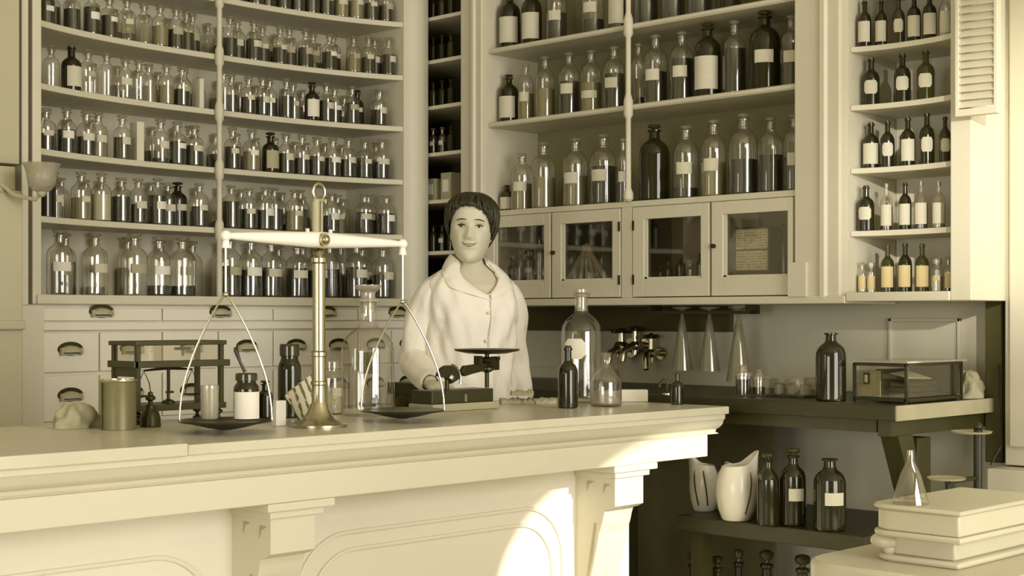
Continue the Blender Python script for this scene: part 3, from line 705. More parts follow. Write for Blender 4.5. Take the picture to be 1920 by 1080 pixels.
br.prism([(bx_, BZ - 0.095), (bx_ + 0.085, BZ - 0.095), (4.20, 0.52), (4.20, 0.40)], by_ - 0.03, by_ + 0.03, 'y')
part('brace', br, 'dark_wood', bench)
SZ = 0.575
SX0 = onX(1272, 3.80) and 3.80
sy1 = onX(1268, SX0)
part('lower_shelf', MB().box(SX0, 4.338, BY0 + 0.02, sy1, SZ - 0.05, SZ), 'bench_wood', bench, bevel=0.004)
mat('underbench_shade', 0.17, 0.6, 0.3, 0.3, 8.0)
part('underbench_dark', MB().box(4.34, 4.36, 2.98, BY1, 0.0, BZ - 0.05), 'underbench_shade', bench)  # dark sheet added for the gloom under the bench
for y_ in (sy1 - 0.07, BY0 + 0.05): part('shelf_leg', MB().box(SX0 + 0.05, SX0 + 0.10, y_, y_ + 0.05, 0, SZ - 0.05), 'dark_wood', bench)
# jugs on the lower shelf
def jug(px, py, r, h, lipaz, label):
    x, y, d = atz(px, py, SZ)
    t = thing('jug', label, 'jug', (x, y, SZ + 0.0005), 0, 'white jugs under the bench')
    prof = [(0.62, 0.0), (0.70, 0.02), (0.88, 0.18), (1.0, 0.40), (0.97, 0.58), (0.86, 0.72), (0.74, 0.80), (0.70, 0.84)]
    rows = []; n = 28
    inner = [(0.66, 0.84), (0.70, 0.78), (0.86, 0.55), (0.80, 0.2), (0.4, 0.05)]
    def ring(pr, pz, lip):
        rr = []
        for k in range(n):
            a = 2 * PI * k / n
            c = math.cos(a - lipaz); e = max(0.0, c) ** 4
            q = pr * r * (1 + 0.55 * lip * e)
            rr.append((q * math.cos(a), q * math.sin(a), h * (pz + lip * (0.20 * e + 0.02 * c))))
        return rr
    for i, (pr, pz) in enumerate(prof): rows.append(ring(pr, pz, max(0, (pz - 0.66) / 0.18)))
    for i, (pr, pz) in enumerate(inner): rows.append(ring(pr, pz, max(0, (pz - 0.66) / 0.18)))
    mb = MB().grid(rows, True)
    mb.f.append(tuple(range(n - 1, -1, -1)))
    part('body', mb, 'ceramic_white', t, smooth=50, world=False)
    ha = math.atan2(FY, FX) + 0.25      # handle on the far side
    c, s = math.cos(ha), math.sin(ha)
    pts = [(c * q * r, s * q * r, z * h) for q, z in ((0.72, 0.80), (1.15, 0.82), (1.42, 0.68), (1.38, 0.45), (0.97, 0.28))]
    part('handle', MB().tube(pts, [0.010, 0.009, 0.008, 0.008, 0.010], 8), 'ceramic_white', t, smooth=50, world=False)
    st = MB()
    for off in ((-0.75, 0.0) if px < 1350 else (0.55,)):
        pts = []
        for i in range(9):
            z = 0.12 + 0.62 * i / 8; q = 0.72 + 0 * z
            for (r0, z0), (r1, z1) in zip(prof, prof[1:]):
                if z0 <= z <= z1: q = r0 + (r1 - r0) * (z - z0) / (z1 - z0)
            a = math.atan2(-RY * -1 * 0 - FY, -FX) + off + 0.35 * (i / 8.0 - 0.5) * (-1 if px < 1350 else 1)
            pts.append((q * r * 1.004 * math.cos(a), q * r * 1.004 * math.sin(a), z * h))
        st.tube(pts, 0.0025, 6)
    part('dark_stripe', st, 'liquid_brown', t, world=False, label='thin dark stripe')
    return t
vaz = math.atan2(RY, RX)
jug(1320, 958, 0.049, 0.182, vaz + PI - 0.3, 'smaller white jug on the lower bench shelf, partly behind another jug')
jug(1381, 975, 0.066, 0.205, vaz + 0.15, 'larger white jug with tall lip on the lower bench shelf')
def dbottle(px, py, z, r, h, look, label, lab=None, kind='tall', stop=True, **k):
    x, y, d = atz(px, py, z)
    return bottle(kind, (x, y, z + 0.0005), r, h, look, label, None, -PI / 4 + 0.1, lab, stopper=stop, **k)
dbottle(1440, 985, SZ, 0.034, 0.22, 'd', 'dark square-shouldered bottle right beside the larger white jug', None, 'squat')
dbottle(1487, 985, SZ, 0.040, 0.235, 'd', 'dark bottle with small grey label on lower bench shelf, middle', 'mid', 'squat')
dbottle(1556, 994, SZ, 0.048, 0.235, 'd', 'dark round bottle with white label at right of lower bench shelf', 'mid', 'squat', False)
# bottles standing on the floor under the shelf
for i, (px, top, r, look) in enumerate(((1300, 1035, 0.035, 'd'), (1345, 1042, 0.04, 'b'), (1385, 1030, 0.035, 'd'), (1438, 1032, 0.045, 'd'), (1505, 1040, 0.045, 'b'))):
    X = 3.97; d = depX(px, X); y = onX(px, X)
    bottle('squat', (X, y, 0.0005), r, min(zat(top, d), SZ - 0.055), look, f"{LOOK[look]} tall floor bottle below the lower bench shelf, {ORD[i]} from left", 'floor bottles under the bench shelf', 0)
# on the bench top
dbottle(1558, 752, BZ, 0.047, 0.227, 'd', 'large dark open bottle standing on the bench under end shelves', None, 'tall', False)
def jarrow(px, r, h, mat_, label, fillz, py=743):
    x, y, d = atz(px, py, BZ)
    t = thing('glass_jar', label, 'jar', (x, y, BZ + 0.0005))
    part('glass', MB().lathe([(r * 0.95, 0), (r, 0.004), (r, h), (r * 0.93, h), (r * 0.92, 0.006), (0.001, 0.006)], seg=20), 'clear_glass', t, smooth=40, world=False)
    part('contents', MB().lathe([(r * 0.9, 0.007), (r * 0.9, fillz), (0.001, fillz)], seg=20), mat_, t, smooth=40, world=False)
    part('lid', MB().lathe([(r * 0.9, h + 0.0005), (r * 1.06, h + 0.001), (r * 1.06, h + 0.012), (0.016, h + 0.016), (0.010, h + 0.026), (0.014, h + 0.036), (0.001, h + 0.040)], seg=20), 'milky_glass', t, smooth=40, world=False)
jarrow(1394, 0.026, 0.065, 'liquid_dark', 'lidded glass jar of dark contents at left on the bench', 0.055)
jarrow(1424, 0.022, 0.052, 'liquid_brown', 'small jar of brown contents beside dark jar on bench', 0.030)
tx0, ty0, _ = atz(1448, 743, BZ); tx1, ty1, _ = atz(1525, 746, BZ)
tr = thing('glass_tray', 'low clear glass box of small jars on the bench', 'box', ((tx0 + tx1) / 2, (ty0 + ty1) / 2, BZ))
ax, ay = (tx0 + tx1) / 2, (ty0 + ty1) / 2
bh = MB(); L2 = abs(ty0 - ty1) / 2
for (a, b, c, d) in ((ax - 0.05, ax - 0.047, ay - L2, ay + L2), (ax + 0.047, ax + 0.05, ay - L2, ay + L2), (ax - 0.047, ax + 0.047, ay - L2, ay - L2 + 0.003), (ax - 0.047, ax + 0.047, ay + L2 - 0.003, ay + L2)):
    bh.box(a, b, c, d, BZ + 0.001, BZ + 0.062)
part('sides', bh, 'clear_glass', tr)
part('lid', MB().box(ax - 0.055, ax + 0.055, ay - L2 - 0.004, ay + L2 + 0.004, BZ + 0.0625, BZ + 0.067), 'milky_glass', tr)
part('base', MB().box(ax - 0.047, ax + 0.047, ay - L2 + 0.003, ay + L2 - 0.003, BZ + 0.001, BZ + 0.008), 'dark_wood', tr)
for i in range(3):
    yy = ay - L2 + 0.025 + (2 * L2 - 0.05) * i / 2
    single(part('small_pot', MB().lathe([(0.016, 0), (0.018, 0.004), (0.018, 0.032), (0.012, 0.036), (0.001, 0.036)], (ax, yy, BZ + 0.0085), 14), 'powder_pale', None, smooth=40), f"tiny pale pot inside the glass box on the bench, {['right', 'middle', 'left'][i]} one", 'pot', 'pots in the glass box')
# glass-topped case with oddments
gx0 = 4.02
gy1, gy0 = onX(1602, gx0), BY0 + 0.015
gc = thing('display_case', 'glass-topped wire-framed case of oddments on the right bench end', 'case', (gx0 + 0.15, (gy0 + gy1) / 2, BZ))
gx1 = 4.36; zt = BZ + 0.118
fr = MB()
for (x, y) in ((gx0, gy0), (gx0, gy1), (gx1, gy0), (gx1, gy1)): fr.box(x - 0.004, x + 0.004, y - 0.004, y + 0.004, BZ + 0.001, zt)
for z in (BZ + 0.012, zt):
    for y in (gy0, gy1): fr.box(gx0, gx1, y - 0.004, y + 0.004, z - 0.006, z + 0.004)
    for x in (gx0, gx1): fr.box(x - 0.004, x + 0.004, gy0, gy1, z - 0.006, z + 0.004)
part('wire_frame', fr, 'black_iron', gc)
part('top_pane', MB().box(gx0 - 0.015, gx1 + 0.015, gy0 - 0.012, gy1 + 0.012, zt + 0.0045, zt + 0.010), 'milky_glass', gc)
part('side_pane', MB().box(gx0 + 0.001, gx0 + 0.003, gy0 + 0.004, gy1 - 0.004, BZ + 0.018, zt - 0.006).box(gx0 + 0.005, gx1 - 0.005, gy0 + 0.001, gy0 + 0.003, BZ + 0.018, zt - 0.006), 'pane_glass', gc)
part('back_board', MB().box(gx1 - 0.006, gx1 - 0.0045, gy0 + 0.005, gy1 - 0.005, BZ + 0.018, zt - 0.007), 'dark_interior', gc)  # dark board added to darken the inside of the case
pc0, pc1 = onX(1651, gx0 + 0.02), onX(1606, gx0 + 0.02)
pcd = thing('picture_card', 'small framed picture card standing inside glass-topped case', 'card', (gx0 + 0.02, pc0, BZ))
part('mount', MB().box(gx0 + 0.018, gx0 + 0.022, pc0, pc1, BZ + 0.018, BZ + 0.098), 'box_card', pcd)
part('dark_frame', MB().box(gx0 + 0.0145, gx0 + 0.0175, pc0 + 0.036, pc0 + 0.056, BZ + 0.055, BZ + 0.09), 'dark_wood', pcd)
part('picture', MB().box(gx0 + 0.0125, gx0 + 0.0142, pc0 + 0.041, pc0 + 0.051, BZ + 0.061, BZ + 0.084), 'paper_white', pcd)
single(part('book', MB().box(gx0 + 0.05, gx0 + 0.20, gy0 + 0.11, gy0 + 0.135, BZ + 0.001, BZ + 0.10), 'dark_wood', None, bevel=0.003), 'dark upright book inside the glass-topped case', 'book')
bs = MB()
for i in range(4): bs.box(gx0 + 0.06, gx0 + 0.22, gy0 + 0.02, gy0 + 0.09, BZ + 0.001 + i * 0.016, BZ + 0.014 + i * 0.016)
single(part('cigar_box', bs, 'dark_wood', None), 'dark slatted box of drawers inside glass-topped case, right side', 'box')
single(part('white_paper', MB().add([(gx0 + 0.05, gy0 + 0.02, BZ + 0.075), (gx0 + 0.18, gy0 + 0.015, BZ + 0.07), (gx0 + 0.19, gy0 + 0.10, BZ + 0.092), (gx0 + 0.07, gy0 + 0.095, BZ + 0.088), (gx0 + 0.05, gy0 + 0.02, BZ + 0.077), (gx0 + 0.18, gy0 + 0.015, BZ + 0.072), (gx0 + 0.19, gy0 + 0.10, BZ + 0.094), (gx0 + 0.07, gy0 + 0.095, BZ + 0.090)], [(0, 3, 2, 1), (4, 5, 6, 7), (0, 1, 5, 4), (1, 2, 6, 5), (2, 3, 7, 6), (3, 0, 4, 7)]), 'paper_white', None), 'crumpled white paper on top of the dark slatted box', 'paper')
# rag hanging over the far end of the bench
def rag(cx_, cy_, cz_, w, l, h, name, label, cat, material, seed, drop=0.0):
    rn = random.Random(seed); rows = []; n, m_ = 40, 16
    ph = [rn.uniform(0, 6.28) for _ in range(6)]
    for j in range(m_ + 1):
        v = j / m_; rr = []
        for i in range(n):
            a = 2 * PI * i / n; lat = PI / 2 * (1 - v)
            k = math.cos(lat) if False else math.sin(PI / 2 * (1 - v) * 1.0)
            f = 1 + 0.16 * math.sin(3 * a + ph[0]) + 0.12 * math.sin(5 * a + ph[1] + 6 * v) + 0.09 * math.sin(8 * a + ph[2] - 8 * v) + rn.uniform(-0.06, 0.06)
            rr.append((cx_ + w * k * f * math.cos(a), cy_ + l * k * f * math.sin(a), cz_ + h * (math.sin(PI / 2 * v) * (1 + 0.22 * math.sin(2 * a + ph[3]) * (1 - v)) + (0.16 * math.sin(5 * a + ph[4] + 5 * v) + rn.uniform(-0.05, 0.05)) * v * (1 - v) * 2)))
        rows.append(rr)
    mb = MB().grid(rows, True); mb.f.append(tuple(range(n - 1, -1, -1)))
    return single(part(name, mb, material, None, smooth=60), label, cat)
rag(4.47, BY0 + 0.055, BZ + 0.001, 0.075, 0.05, 0.085, 'rag', 'crumpled grey rag heaped at the wall end of the bench', 'cloth', 'cloth_grey', 3)
wire = MB()
wx = 4.44; wyy = BY0 - 0.03
wire.tube([(4.52, BY0 - 0.03, 1.06), (4.515, BY0 - 0.035, 0.96), (4.51, BY0 - 0.045, 0.87), (4.50, BY0 - 0.05, 0.80), (4.48, BY0 - 0.04, 0.77), (4.47, BY0 - 0.03, 0.7385)], 0.003, 6)
single(part('wire', wire, 'black_iron', None, smooth=40), 'thin dark wire hanging down the wall past the bench end', 'wire')
# two-tier iron stand at the far right
stx, sty = at(1834, 4.42)
stand = thing('iron_stand', 'dark iron stand with round trays right of the bench', 'stand', (stx, sty, 0))
part('post', MB().tube([(stx, sty, 0.02), (stx, sty, zat(806, 4.42))], 0.013, 10), 'black_iron', stand, smooth=40)
zt1 = zat(812, 4.42)
tx_, ty_ = at(1822, 4.42)
part('upper_tray', MB().lathe([(0.001, 0), (0.055, 0), (0.060, 0.006), (0.056, 0.006), (0.050, 0.003), (0.001, 0.003)], (tx_, ty_, zt1), 20), 'bench_end_wood', stand, smooth=40)
part('tray_knob', MB().ball((stx, sty, zt1 + 0.018), 0.014, 10), 'black_iron', stand, smooth=40)
tx2, ty2 = at(1775, 4.30); zt2 = zat(899, 4.30)
part('lower_tray', MB().lathe([(0.001, 0), (0.050, 0), (0.055, 0.006), (0.05, 0.004), (0.001, 0.003)], (tx2, ty2, zt2), 20), 'bench_end_wood', stand, smooth=40)
part('arm', MB().tube([(stx, sty, zt2 - 0.008), (tx2, ty2, zt2 - 0.008)], 0.007, 8).tube([(tx2 + 0.02, ty2, 0), (tx2 + 0.02, ty2, zt2)], 0.014, 8), 'black_iron', stand, smooth=40)
part('foot', MB().lathe([(0.09, 0.0), (0.09, 0.012), (0.03, 0.03), (0.013, 0.04)], (stx, sty, 0), 18), 'black_iron', stand, smooth=40)

# ------------------------------------------------------------------ marble-topped pedestal in the right foreground
def pedestal():
    cx0, cy0 = at(1800, 2.62)
    t = thing('marble_pedestal', 'stepped white marble pedestal in the right foreground corner', 'pedestal', (cx0 + 0.3, cy0 + 0.08, 0))
    zA = zat(960, 2.62)
    lx_, ly_ = 0.36, 0.185
    def slab(name, o, z0, z1, r=0.0, b=0.004):
        x0, y0, x1, y1 = cx0 - o, cy0 - o, cx0 + lx_, cy0 + ly_ + o
        pr = [(x0, y0), (x1, y0), (x1, y1)]
        rr = 0.045 + o * 0.5
        for i in range(7):
            a = PI / 2 + i * PI / 12; pr.append((x0 + rr + rr * math.cos(a), y1 - rr + rr * math.sin(a)))
        part(name, MB().prism(pr, z0, z1, 'z'), 'marble_white', t, bevel=b, smooth=30)
    slab('top_bead', 0.004, zA - 0.008, zA, b=0.004)
    slab('upper_block', -0.003, zA - 0.047, zA - 0.008)
    slab('bead', 0.003, zA - 0.058, zA - 0.047, b=0.004)
    slab('neck', -0.020, zA - 0.092, zA - 0.058)
    slab('step', -0.004, zA - 0.104, zA - 0.092, b=0.005)
    slab('plinth', 0.100, zA - 0.150, zA - 0.104, b=0.008)
    slab('base', 0.07, 0.0, zA - 0.150)
    # small scroll foot at the rounded end
    yy = cy0 + ly_ - 0.022
    part('scroll_foot', MB().ball((cx0 + 0.026, yy + 0.000, zA - 0.070), 0.022, 18, 1.0, 1.3, 0.75).ball((cx0 + 0.026, yy - 0.010, zA - 0.084), 0.013, 14), 'marble_white', t, smooth=60)
    return cx0, cy0, zA
pcx, pcy, pz = pedestal()
gx, gy = pcx + 0.045, pcy + 0.122
gs = thing('glass_funnel', 'faint clear glass cone standing on the marble pedestal', 'funnel', (gx, gy, pz))
part('cone', MB().lathe([(0.034, 0.0005), (0.031, 0.012), (0.018, 0.055), (0.007, 0.078), (0.006, 0.098), (0.004, 0.098), (0.005, 0.078), (0.016, 0.054), (0.030, 0.010)], (gx, gy, pz), 22), 'clear_glass', gs, smooth=60)

# ------------------------------------------------------------------ the counter
CZ, CY0, CY1 = 0.93, 2.80, 3.55
CX1 = 3.837; CXL = -1.2
xj = onY(352, CY0)
PY = 3.0                                       # front panel plane
counter = thing('shop_counter', 'long cream painted counter with moulded edge and carved brackets', 'counter', (2.4, 3.2, 0))
part('counter_top', MB().box(xj + 0.002, CX1, CY0, CY1, CZ - 0.024, CZ), 'counter_marble', counter, bevel=0.003)
part('counter_top', MB().box(CXL, xj - 0.002, CY0 - 0.006, CY1, CZ - 0.024, CZ + 0.004), 'counter_marble', counter, bevel=0.003)
def og(o):     # ogee moulding under the slab; o = inset of the return at the end
    return [(CY0 + 0.006, 0.906), (CY0 + 0.006, 0.892), (CY0 + 0.014, 0.886), (CY0 + 0.018, 0.874), (CY0 + 0.030, 0.862), (CY0 + 0.046, 0.856), (CY0 + 0.050, 0.848), (CY0 + 0.034, 0.843), (CY0 + 0.034, 0.775), (CY0 + 0.2, 0.775), (CY0 + 0.2, 0.906)]
part('edge_moulding', MB().prism([(CY0 + 0.006, 0.906), (CY0 + 0.006, 0.892), (CY0 + 0.012, 0.886), (CY0 + 0.016, 0.874), (CY0 + 0.028, 0.863), (CY0 + 0.040, 0.857), (CY0 + 0.044, 0.849), (CY0 + 0.030, 0.8435), (CY1 - 0.02, 0.8435), (CY1 - 0.02, 0.906)], CXL, CX1 - 0.014, 'x'), 'counter_paint', counter, smooth=30)
part('apron', MB().box(CXL, CX1 - 0.072, CY0 + 0.030, CY1 - 0.06, 0.775, 0.8432), 'counter_paint', counter, bevel=0.003)
xe = 3.585
body = MB().box(CXL, xe, PY, CY1 - 0.02, 0.0, 0.775)
mat('panel_lit_paint', 0.74, 0.45, 0.35, 0.04, 3.0, 0.05, 30)  # counter paint lightened for sun bounced up from the floor
part('counter_body', body, 'panel_lit_paint', counter)
part('plinth', MB().box(CXL, xe + 0.01, PY - 0.025, PY, 0.0, 0.14), 'counter_paint', counter, bevel=0.004)
bw = 0.13
brx = [3.336 - i * 1.237 for i in range(4)]
for x0 in brx:
    if x0 < CXL: continue
    fy = CY0 + 0.045
    mb = MB().box(x0 - 0.018, x0 + bw + 0.05, fy - 0.016, PY, 0.755, 0.7748).box(x0 - 0.006, x0 + bw + 0.022, fy - 0.008, PY, 0.738, 0.755)
    b = part('bracket', mb, 'counter_paint', counter, bevel=0.003)
    sc = [(PY, 0.738), (fy, 0.738), (fy, 0.655), (fy + 0.020, 0.645), (fy + 0.038, 0.640), (fy + 0.044, 0.625), (fy + 0.050, 0.60), (fy + 0.062, 0.57), (fy + 0.070, 0.53), (fy + 0.088, 0.46), (fy + 0.11, 0.38), (fy + 0.125, 0.30), (PY, 0.28)]
    part('scroll', MB().prism(sc, x0, x0 + bw, 'x'), 'counter_paint', b)
    car = MB()       # carved eyes and leaf on the cheek, their shade as flat darker pieces
    for (yy, zz) in ((fy + 0.030, 0.712), (fy + 0.095, 0.716)):
        car.prism([(yy - 0.014, zz + 0.006), (yy + 0.012, zz + 0.008), (yy + 0.014, zz - 0.022), (yy + 0.006, zz - 0.002)], x0 - 0.0015, x0 - 0.0003, 'x')
    car.prism([(fy + 0.072, 0.60), (fy + 0.080, 0.60), (fy + 0.105, 0.46), (fy + 0.110, 0.42), (fy + 0.088, 0.49)], x0 - 0.0015, x0 - 0.0003, 'x')
    part('carving_shade', car, 'box_card', b)
# arched panel mouldings between the brackets
ends = [CXL] + sorted(brx) + [xe]
for a, c in zip(ends[1:-2], ends[2:-1]):
    xa, xb = a + bw + 0.06, c - 0.06
    if xb - xa < 0.3: continue
    for (ins, zt_) in ((0.0, 0.655), (0.045, 0.610)):
        pts = []; r = 0.16 - ins * 0.4
        x0_, x1_ = xa + ins, xb - ins
        pts.append((x0_, PY - 0.002, 0.18 + ins)); 
        for i in range(9):
            an = PI - PI / 2 * i / 8; pts.append((x0_ + r + r * math.cos(an), PY - 0.002, zt_ - r + r * math.sin(an)))
        for i in range(9):
            an = PI / 2 - PI / 2 * i / 8; pts.append((x1_ - r + r * math.cos(an), PY - 0.002, zt_ - r + r * math.sin(an)))
        pts.append((x1_, PY - 0.002, 0.18 + ins))
        part('panel_moulding', MB().tube(pts, 0.006, 8), 'panel_lit_paint', counter, smooth=40)

# ------------------------------------------------------------------ things on the counter
def onc(px, py, z=CZ):
    x, y, d = atz(px, py, z); return x, y, d
E = 0.0006
rx_, ry_, rd = onc(148, 803)
rag(rx_, ry_ + 0.02, CZ + E, 0.055, 0.05, 0.062, 'rag', 'crumpled pale cloth on the counter left of the tin canister', 'cloth', 'cloth_grey', 11)
x, y, d = onc(222, 805)
can = thing('canister', 'tall open grey tin canister on the counter', 'canister', (x, y, CZ + E))
r = 0.044; h = 0.122
part('body', MB().lathe([(r, 0), (r, h - 0.004), (r + 0.0015, h), (r - 0.002, h), (r - 0.003, 0.004), (0.001, 0.004)], seg=32), 'tin', can, smooth=40, world=False)
part('rim', MB().lathe([(r + 0.0005, h - 0.004), (r + 0.003, h - 0.001), (r + 0.002, h + 0.003), (r - 0.003, h + 0.003), (r - 0.003, h - 0.001)], seg=32), 'nickel', can, smooth=40, world=False)
part('seam', MB().box(-r - 0.0012, -r * 0.99, -0.002, 0.002, 0.003, h - 0.006), 'dark_metal', can, world=False)
x, y, d = onc(282, 800.5)
wt = thing('bell_weight', 'small bell-shaped ribbed metal weight beside the tin canister', 'weight', (x, y, CZ + E))
part('body', MB().lathe([(0.026, 0), (0.027, 0.006), (0.0255, 0.010), (0.026, 0.02), (0.022, 0.036), (0.015, 0.045), (0.013, 0.050), (0.0135, 0.056), (0.001, 0.057)], seg=24), 'dark_metal', wt, smooth=35, world=False)
part('knob', MB().lathe([(0.006, 0.0572), (0.006, 0.066), (0.013, 0.070), (0.013, 0.076), (0.007, 0.081), (0.006, 0.088), (0.001, 0.090)], seg=16), 'dark_metal', wt, smooth=35, world=False)

# analytical balance in a glazed case
bx, byy = 2.086, 3.405
bl, bd = 0.27, 0.125
z0c, z1c = 0.964, 1.148
case = thing('balance_case', 'dark wood and glass case holding a fine balance, left end of counter', 'balance case', (bx + bl / 2, byy + bd / 2, CZ))
for (xx, yy) in ((bx, byy), (bx + bl - 0.012, byy), (bx, byy + bd - 0.012), (bx + bl - 0.012, byy + bd - 0.012)):
    part('post', MB().box(xx, xx + 0.012, yy, yy + 0.012, z0c + 0.016, z1c - 0.012), 'dark_wood', case)
part('top_board', MB().box(bx - 0.006, bx + bl + 0.006, byy - 0.006, byy + bd + 0.006, z1c - 0.012, z1c), 'dark_wood', case, bevel=0.002)
part('base_board', MB().box(bx - 0.005, bx + bl + 0.005, byy - 0.005, byy + bd + 0.005, z0c, z0c + 0.016), 'dark_wood', case, bevel=0.002)
mz0, mz1 = 1.078, 1.096
part('middle_rail', MB().box(bx - 0.012, bx + bl + 0.016, byy - 0.008, byy + 0.004, mz0, mz1).box(bx - 0.010, bx + 0.002, byy - 0.008, byy + bd + 0.004, mz0, mz1), 'dark_wood', case, bevel=0.002)
part('dark_side_board', MB().box(bx + 0.002, bx + 0.006, byy + 0.012, byy + bd - 0.012, z0c + 0.09, mz0), 'dark_wood', case)
part('pane', MB().box(bx + 0.012, bx + bl - 0.012, byy + 0.004, byy + 0.006, mz1, z1c - 0.012).box(bx + 0.003, bx + 0.005, byy + 0.012, byy + bd - 0.012, mz1, z1c - 0.012), 'pane_glass', case)
for (xx, yy) in ((bx + 0.012, byy + 0.012), (bx + bl - 0.010, byy + 0.012), (bx + 0.012, byy + bd - 0.012), (bx + bl - 0.010, byy + bd - 0.012)):
    part('levelling_foot', MB().lathe([(0.012, 0.0), (0.012, 0.006), (0.005, 0.010), (0.005, 0.018), (0.012, 0.022), (0.012, 0.027), (0.005, 0.032), (0.005, z0c - CZ)], (xx, yy, CZ + 0.0003 + (0.004 if xx < xj else 0)), 12), 'dark_metal', case, smooth=40)
fb = thing('fine_balance', 'small fine balance with two pans inside the glazed case', 'balance', (bx + bl / 2, byy + bd / 2, z0c + 0.0165))
fx, fyy, fz = bx + bl / 2, byy + bd / 2, z0c + 0.0165
part('column', MB().tube([(fx, fyy, fz), (fx, fyy, fz + 0.105)], 0.0045, 10).lathe([(0.018, 0), (0.018, 0.004), (0.006, 0.010)], (fx, fyy, fz), 14), 'dark_metal', fb, smooth=40)
part('beam', MB().tube([(fx - 0.075, fyy, fz + 0.088), (fx, fyy, fz + 0.094), (fx + 0.075, fyy, fz + 0.088)], [0.0025, 0.005, 0.0025], 8), 'dark_metal', fb, smooth=40)
for s, nm in ((-1, 'left'), (1, 'right')):
    px_ = fx + 0.075 * s
    pn = part('pan', MB().lathe([(0.001, 0), (0.022, 0.001), (0.025, 0.004), (0.023, 0.0045), (0.001, 0.002)], (px_, fyy, fz + 0.018), 16), 'dark_metal', fb, smooth=40)
    part('hanger', MB().tube([(px_ - 0.022, fyy, fz + 0.021), (px_ - 0.016, fyy, fz + 0.055), (px_, fyy, fz + 0.087), (px_ + 0.016, fyy, fz + 0.055), (px_ + 0.022, fyy, fz + 0.021)], 0.0014, 6), 'dark_metal', pn)
part('pointer', MB().tube([(fx, fyy - 0.006, fz + 0.09), (fx, fyy - 0.006, fz + 0.03)], 0.0015, 6).box(fx - 0.012, fx + 0.012, fyy - 0.008, fyy - 0.005, fz + 0.026, fz + 0.032), 'dark_metal', fb)
part('rider_rod', MB().tube([(fx - 0.085, fyy - 0.02, fz + 0.101), (fx + 0.085, fyy - 0.02, fz + 0.101)], 0.002, 6), 'nickel', fb)
part('lever_crest', MB().tube([(fx + 0.02, fyy, fz + 0.145), (fx + 0.07, fyy, fz + 0.145)], 0.004, 8).tube([(fx + 0.045, fyy, fz + 0.125), (fx + 0.045, fyy, fz + 0.155)], 0.003, 8), 'dark_metal', fb, smooth=40)

# big brass balance
sxx, syy, sd = onc(598, 800)
bal = thing('beam_balance', 'tall brass beam balance standing on the counter', 'balance', (sxx, syy, CZ + E))
zb = CZ + E
ztop = zat(480, sd); zbeam = zat(450, sd)
part('base', MB().lathe([(0.072, 0), (0.072, 0.006), (0.062, 0.012), (0.045, 0.018), (0.034, 0.030), (0.026, 0.046), (0.022, 0.058)], (sxx, syy, zb), 36), 'brass', bal, smooth=40)
col = [(0.0205, 0.058), (0.0185, 0.062), (0.0185, 0.105), (0.0215, 0.108), (0.0215, 0.114), (0.0185, 0.117), (0.0180, 0.178), (0.0215, 0.181), (0.0215, 0.190), (0.0165, 0.194), (0.0160, ztop - zb - 0.02), (0.020, ztop - zb - 0.016), (0.020, ztop - zb - 0.006), (0.012, ztop - zb), (0.016, ztop - zb + 0.010), (0.008, ztop - zb + 0.018), (0.001, ztop - zb + 0.02)]
part('column', MB().lathe(col, (sxx, syy, zb), 28), 'brass', bal, smooth=40)
part('fulcrum', MB().prism([(sxx - 0.022, ztop + 0.020), (sxx + 0.022, ztop + 0.020), (sxx + 0.006, zbeam - 0.010), (sxx - 0.006, zbeam - 0.010)], syy - 0.006, syy + 0.006, 'y').box(sxx - 0.016, sxx + 0.016, syy - 0.012, syy + 0.012, ztop + 0.0195, ztop + 0.024), 'brass', bal)
# beam with swelling middle, along the counter
L = 0.285
bp, br_ = [], []
for i in range(21):
    u = -1 + i / 10.0
    bp.append((sxx + L * u, syy, zbeam)); br_.append(0.0068 + 0.0150 * (1 - abs(u)) ** 0.8)
part('beam', MB().tube(bp, br_, 18), 'bright_brass', bal, smooth=60)
hub = MB().tube([(sxx, syy - 0.026, zbeam), (sxx, syy + 0.026, zbeam)], 0.0165, 18)
hub.ball((sxx, syy - 0.026, zbeam), 0.012, 12)
part('hub', hub, 'brass', bal, smooth=40)
part('beam_nib', MB().box(sxx - 0.040, sxx - 0.034, syy - 0.004, syy + 0.004, zbeam + 0.015, zbeam + 0.028).box(sxx + 0.034, sxx + 0.040, syy - 0.004, syy + 0.004, zbeam + 0.015, zbeam + 0.028), 'bright_brass', bal)
zf = zat(375, sd); zf2 = zat(345, sd)
part('upper_post', MB().tube([(sxx - 0.010, syy, zbeam + 0.010), (sxx - 0.010, syy, zf)], 0.010, 12).tube([(sxx + 0.008, syy, zbeam + 0.014), (sxx + 0.008, syy, zf)], 0.004, 8), 'frosted_shade', bal, smooth=40)
ring = [(sxx + 0.019 * math.cos(2 * PI * i / 20) * 1.0, syy, (zf + zf2) / 2 + 0.021 * math.sin(2 * PI * i / 20)) for i in range(21)]
part('finial_ring', MB().tube(ring, 0.004, 8, cap=False).box(sxx - 0.022, sxx + 0.018, syy - 0.006, syy + 0.006, zf - 0.004, zf + 0.003), 'brass', bal, smooth=40)
PZL = 0.957
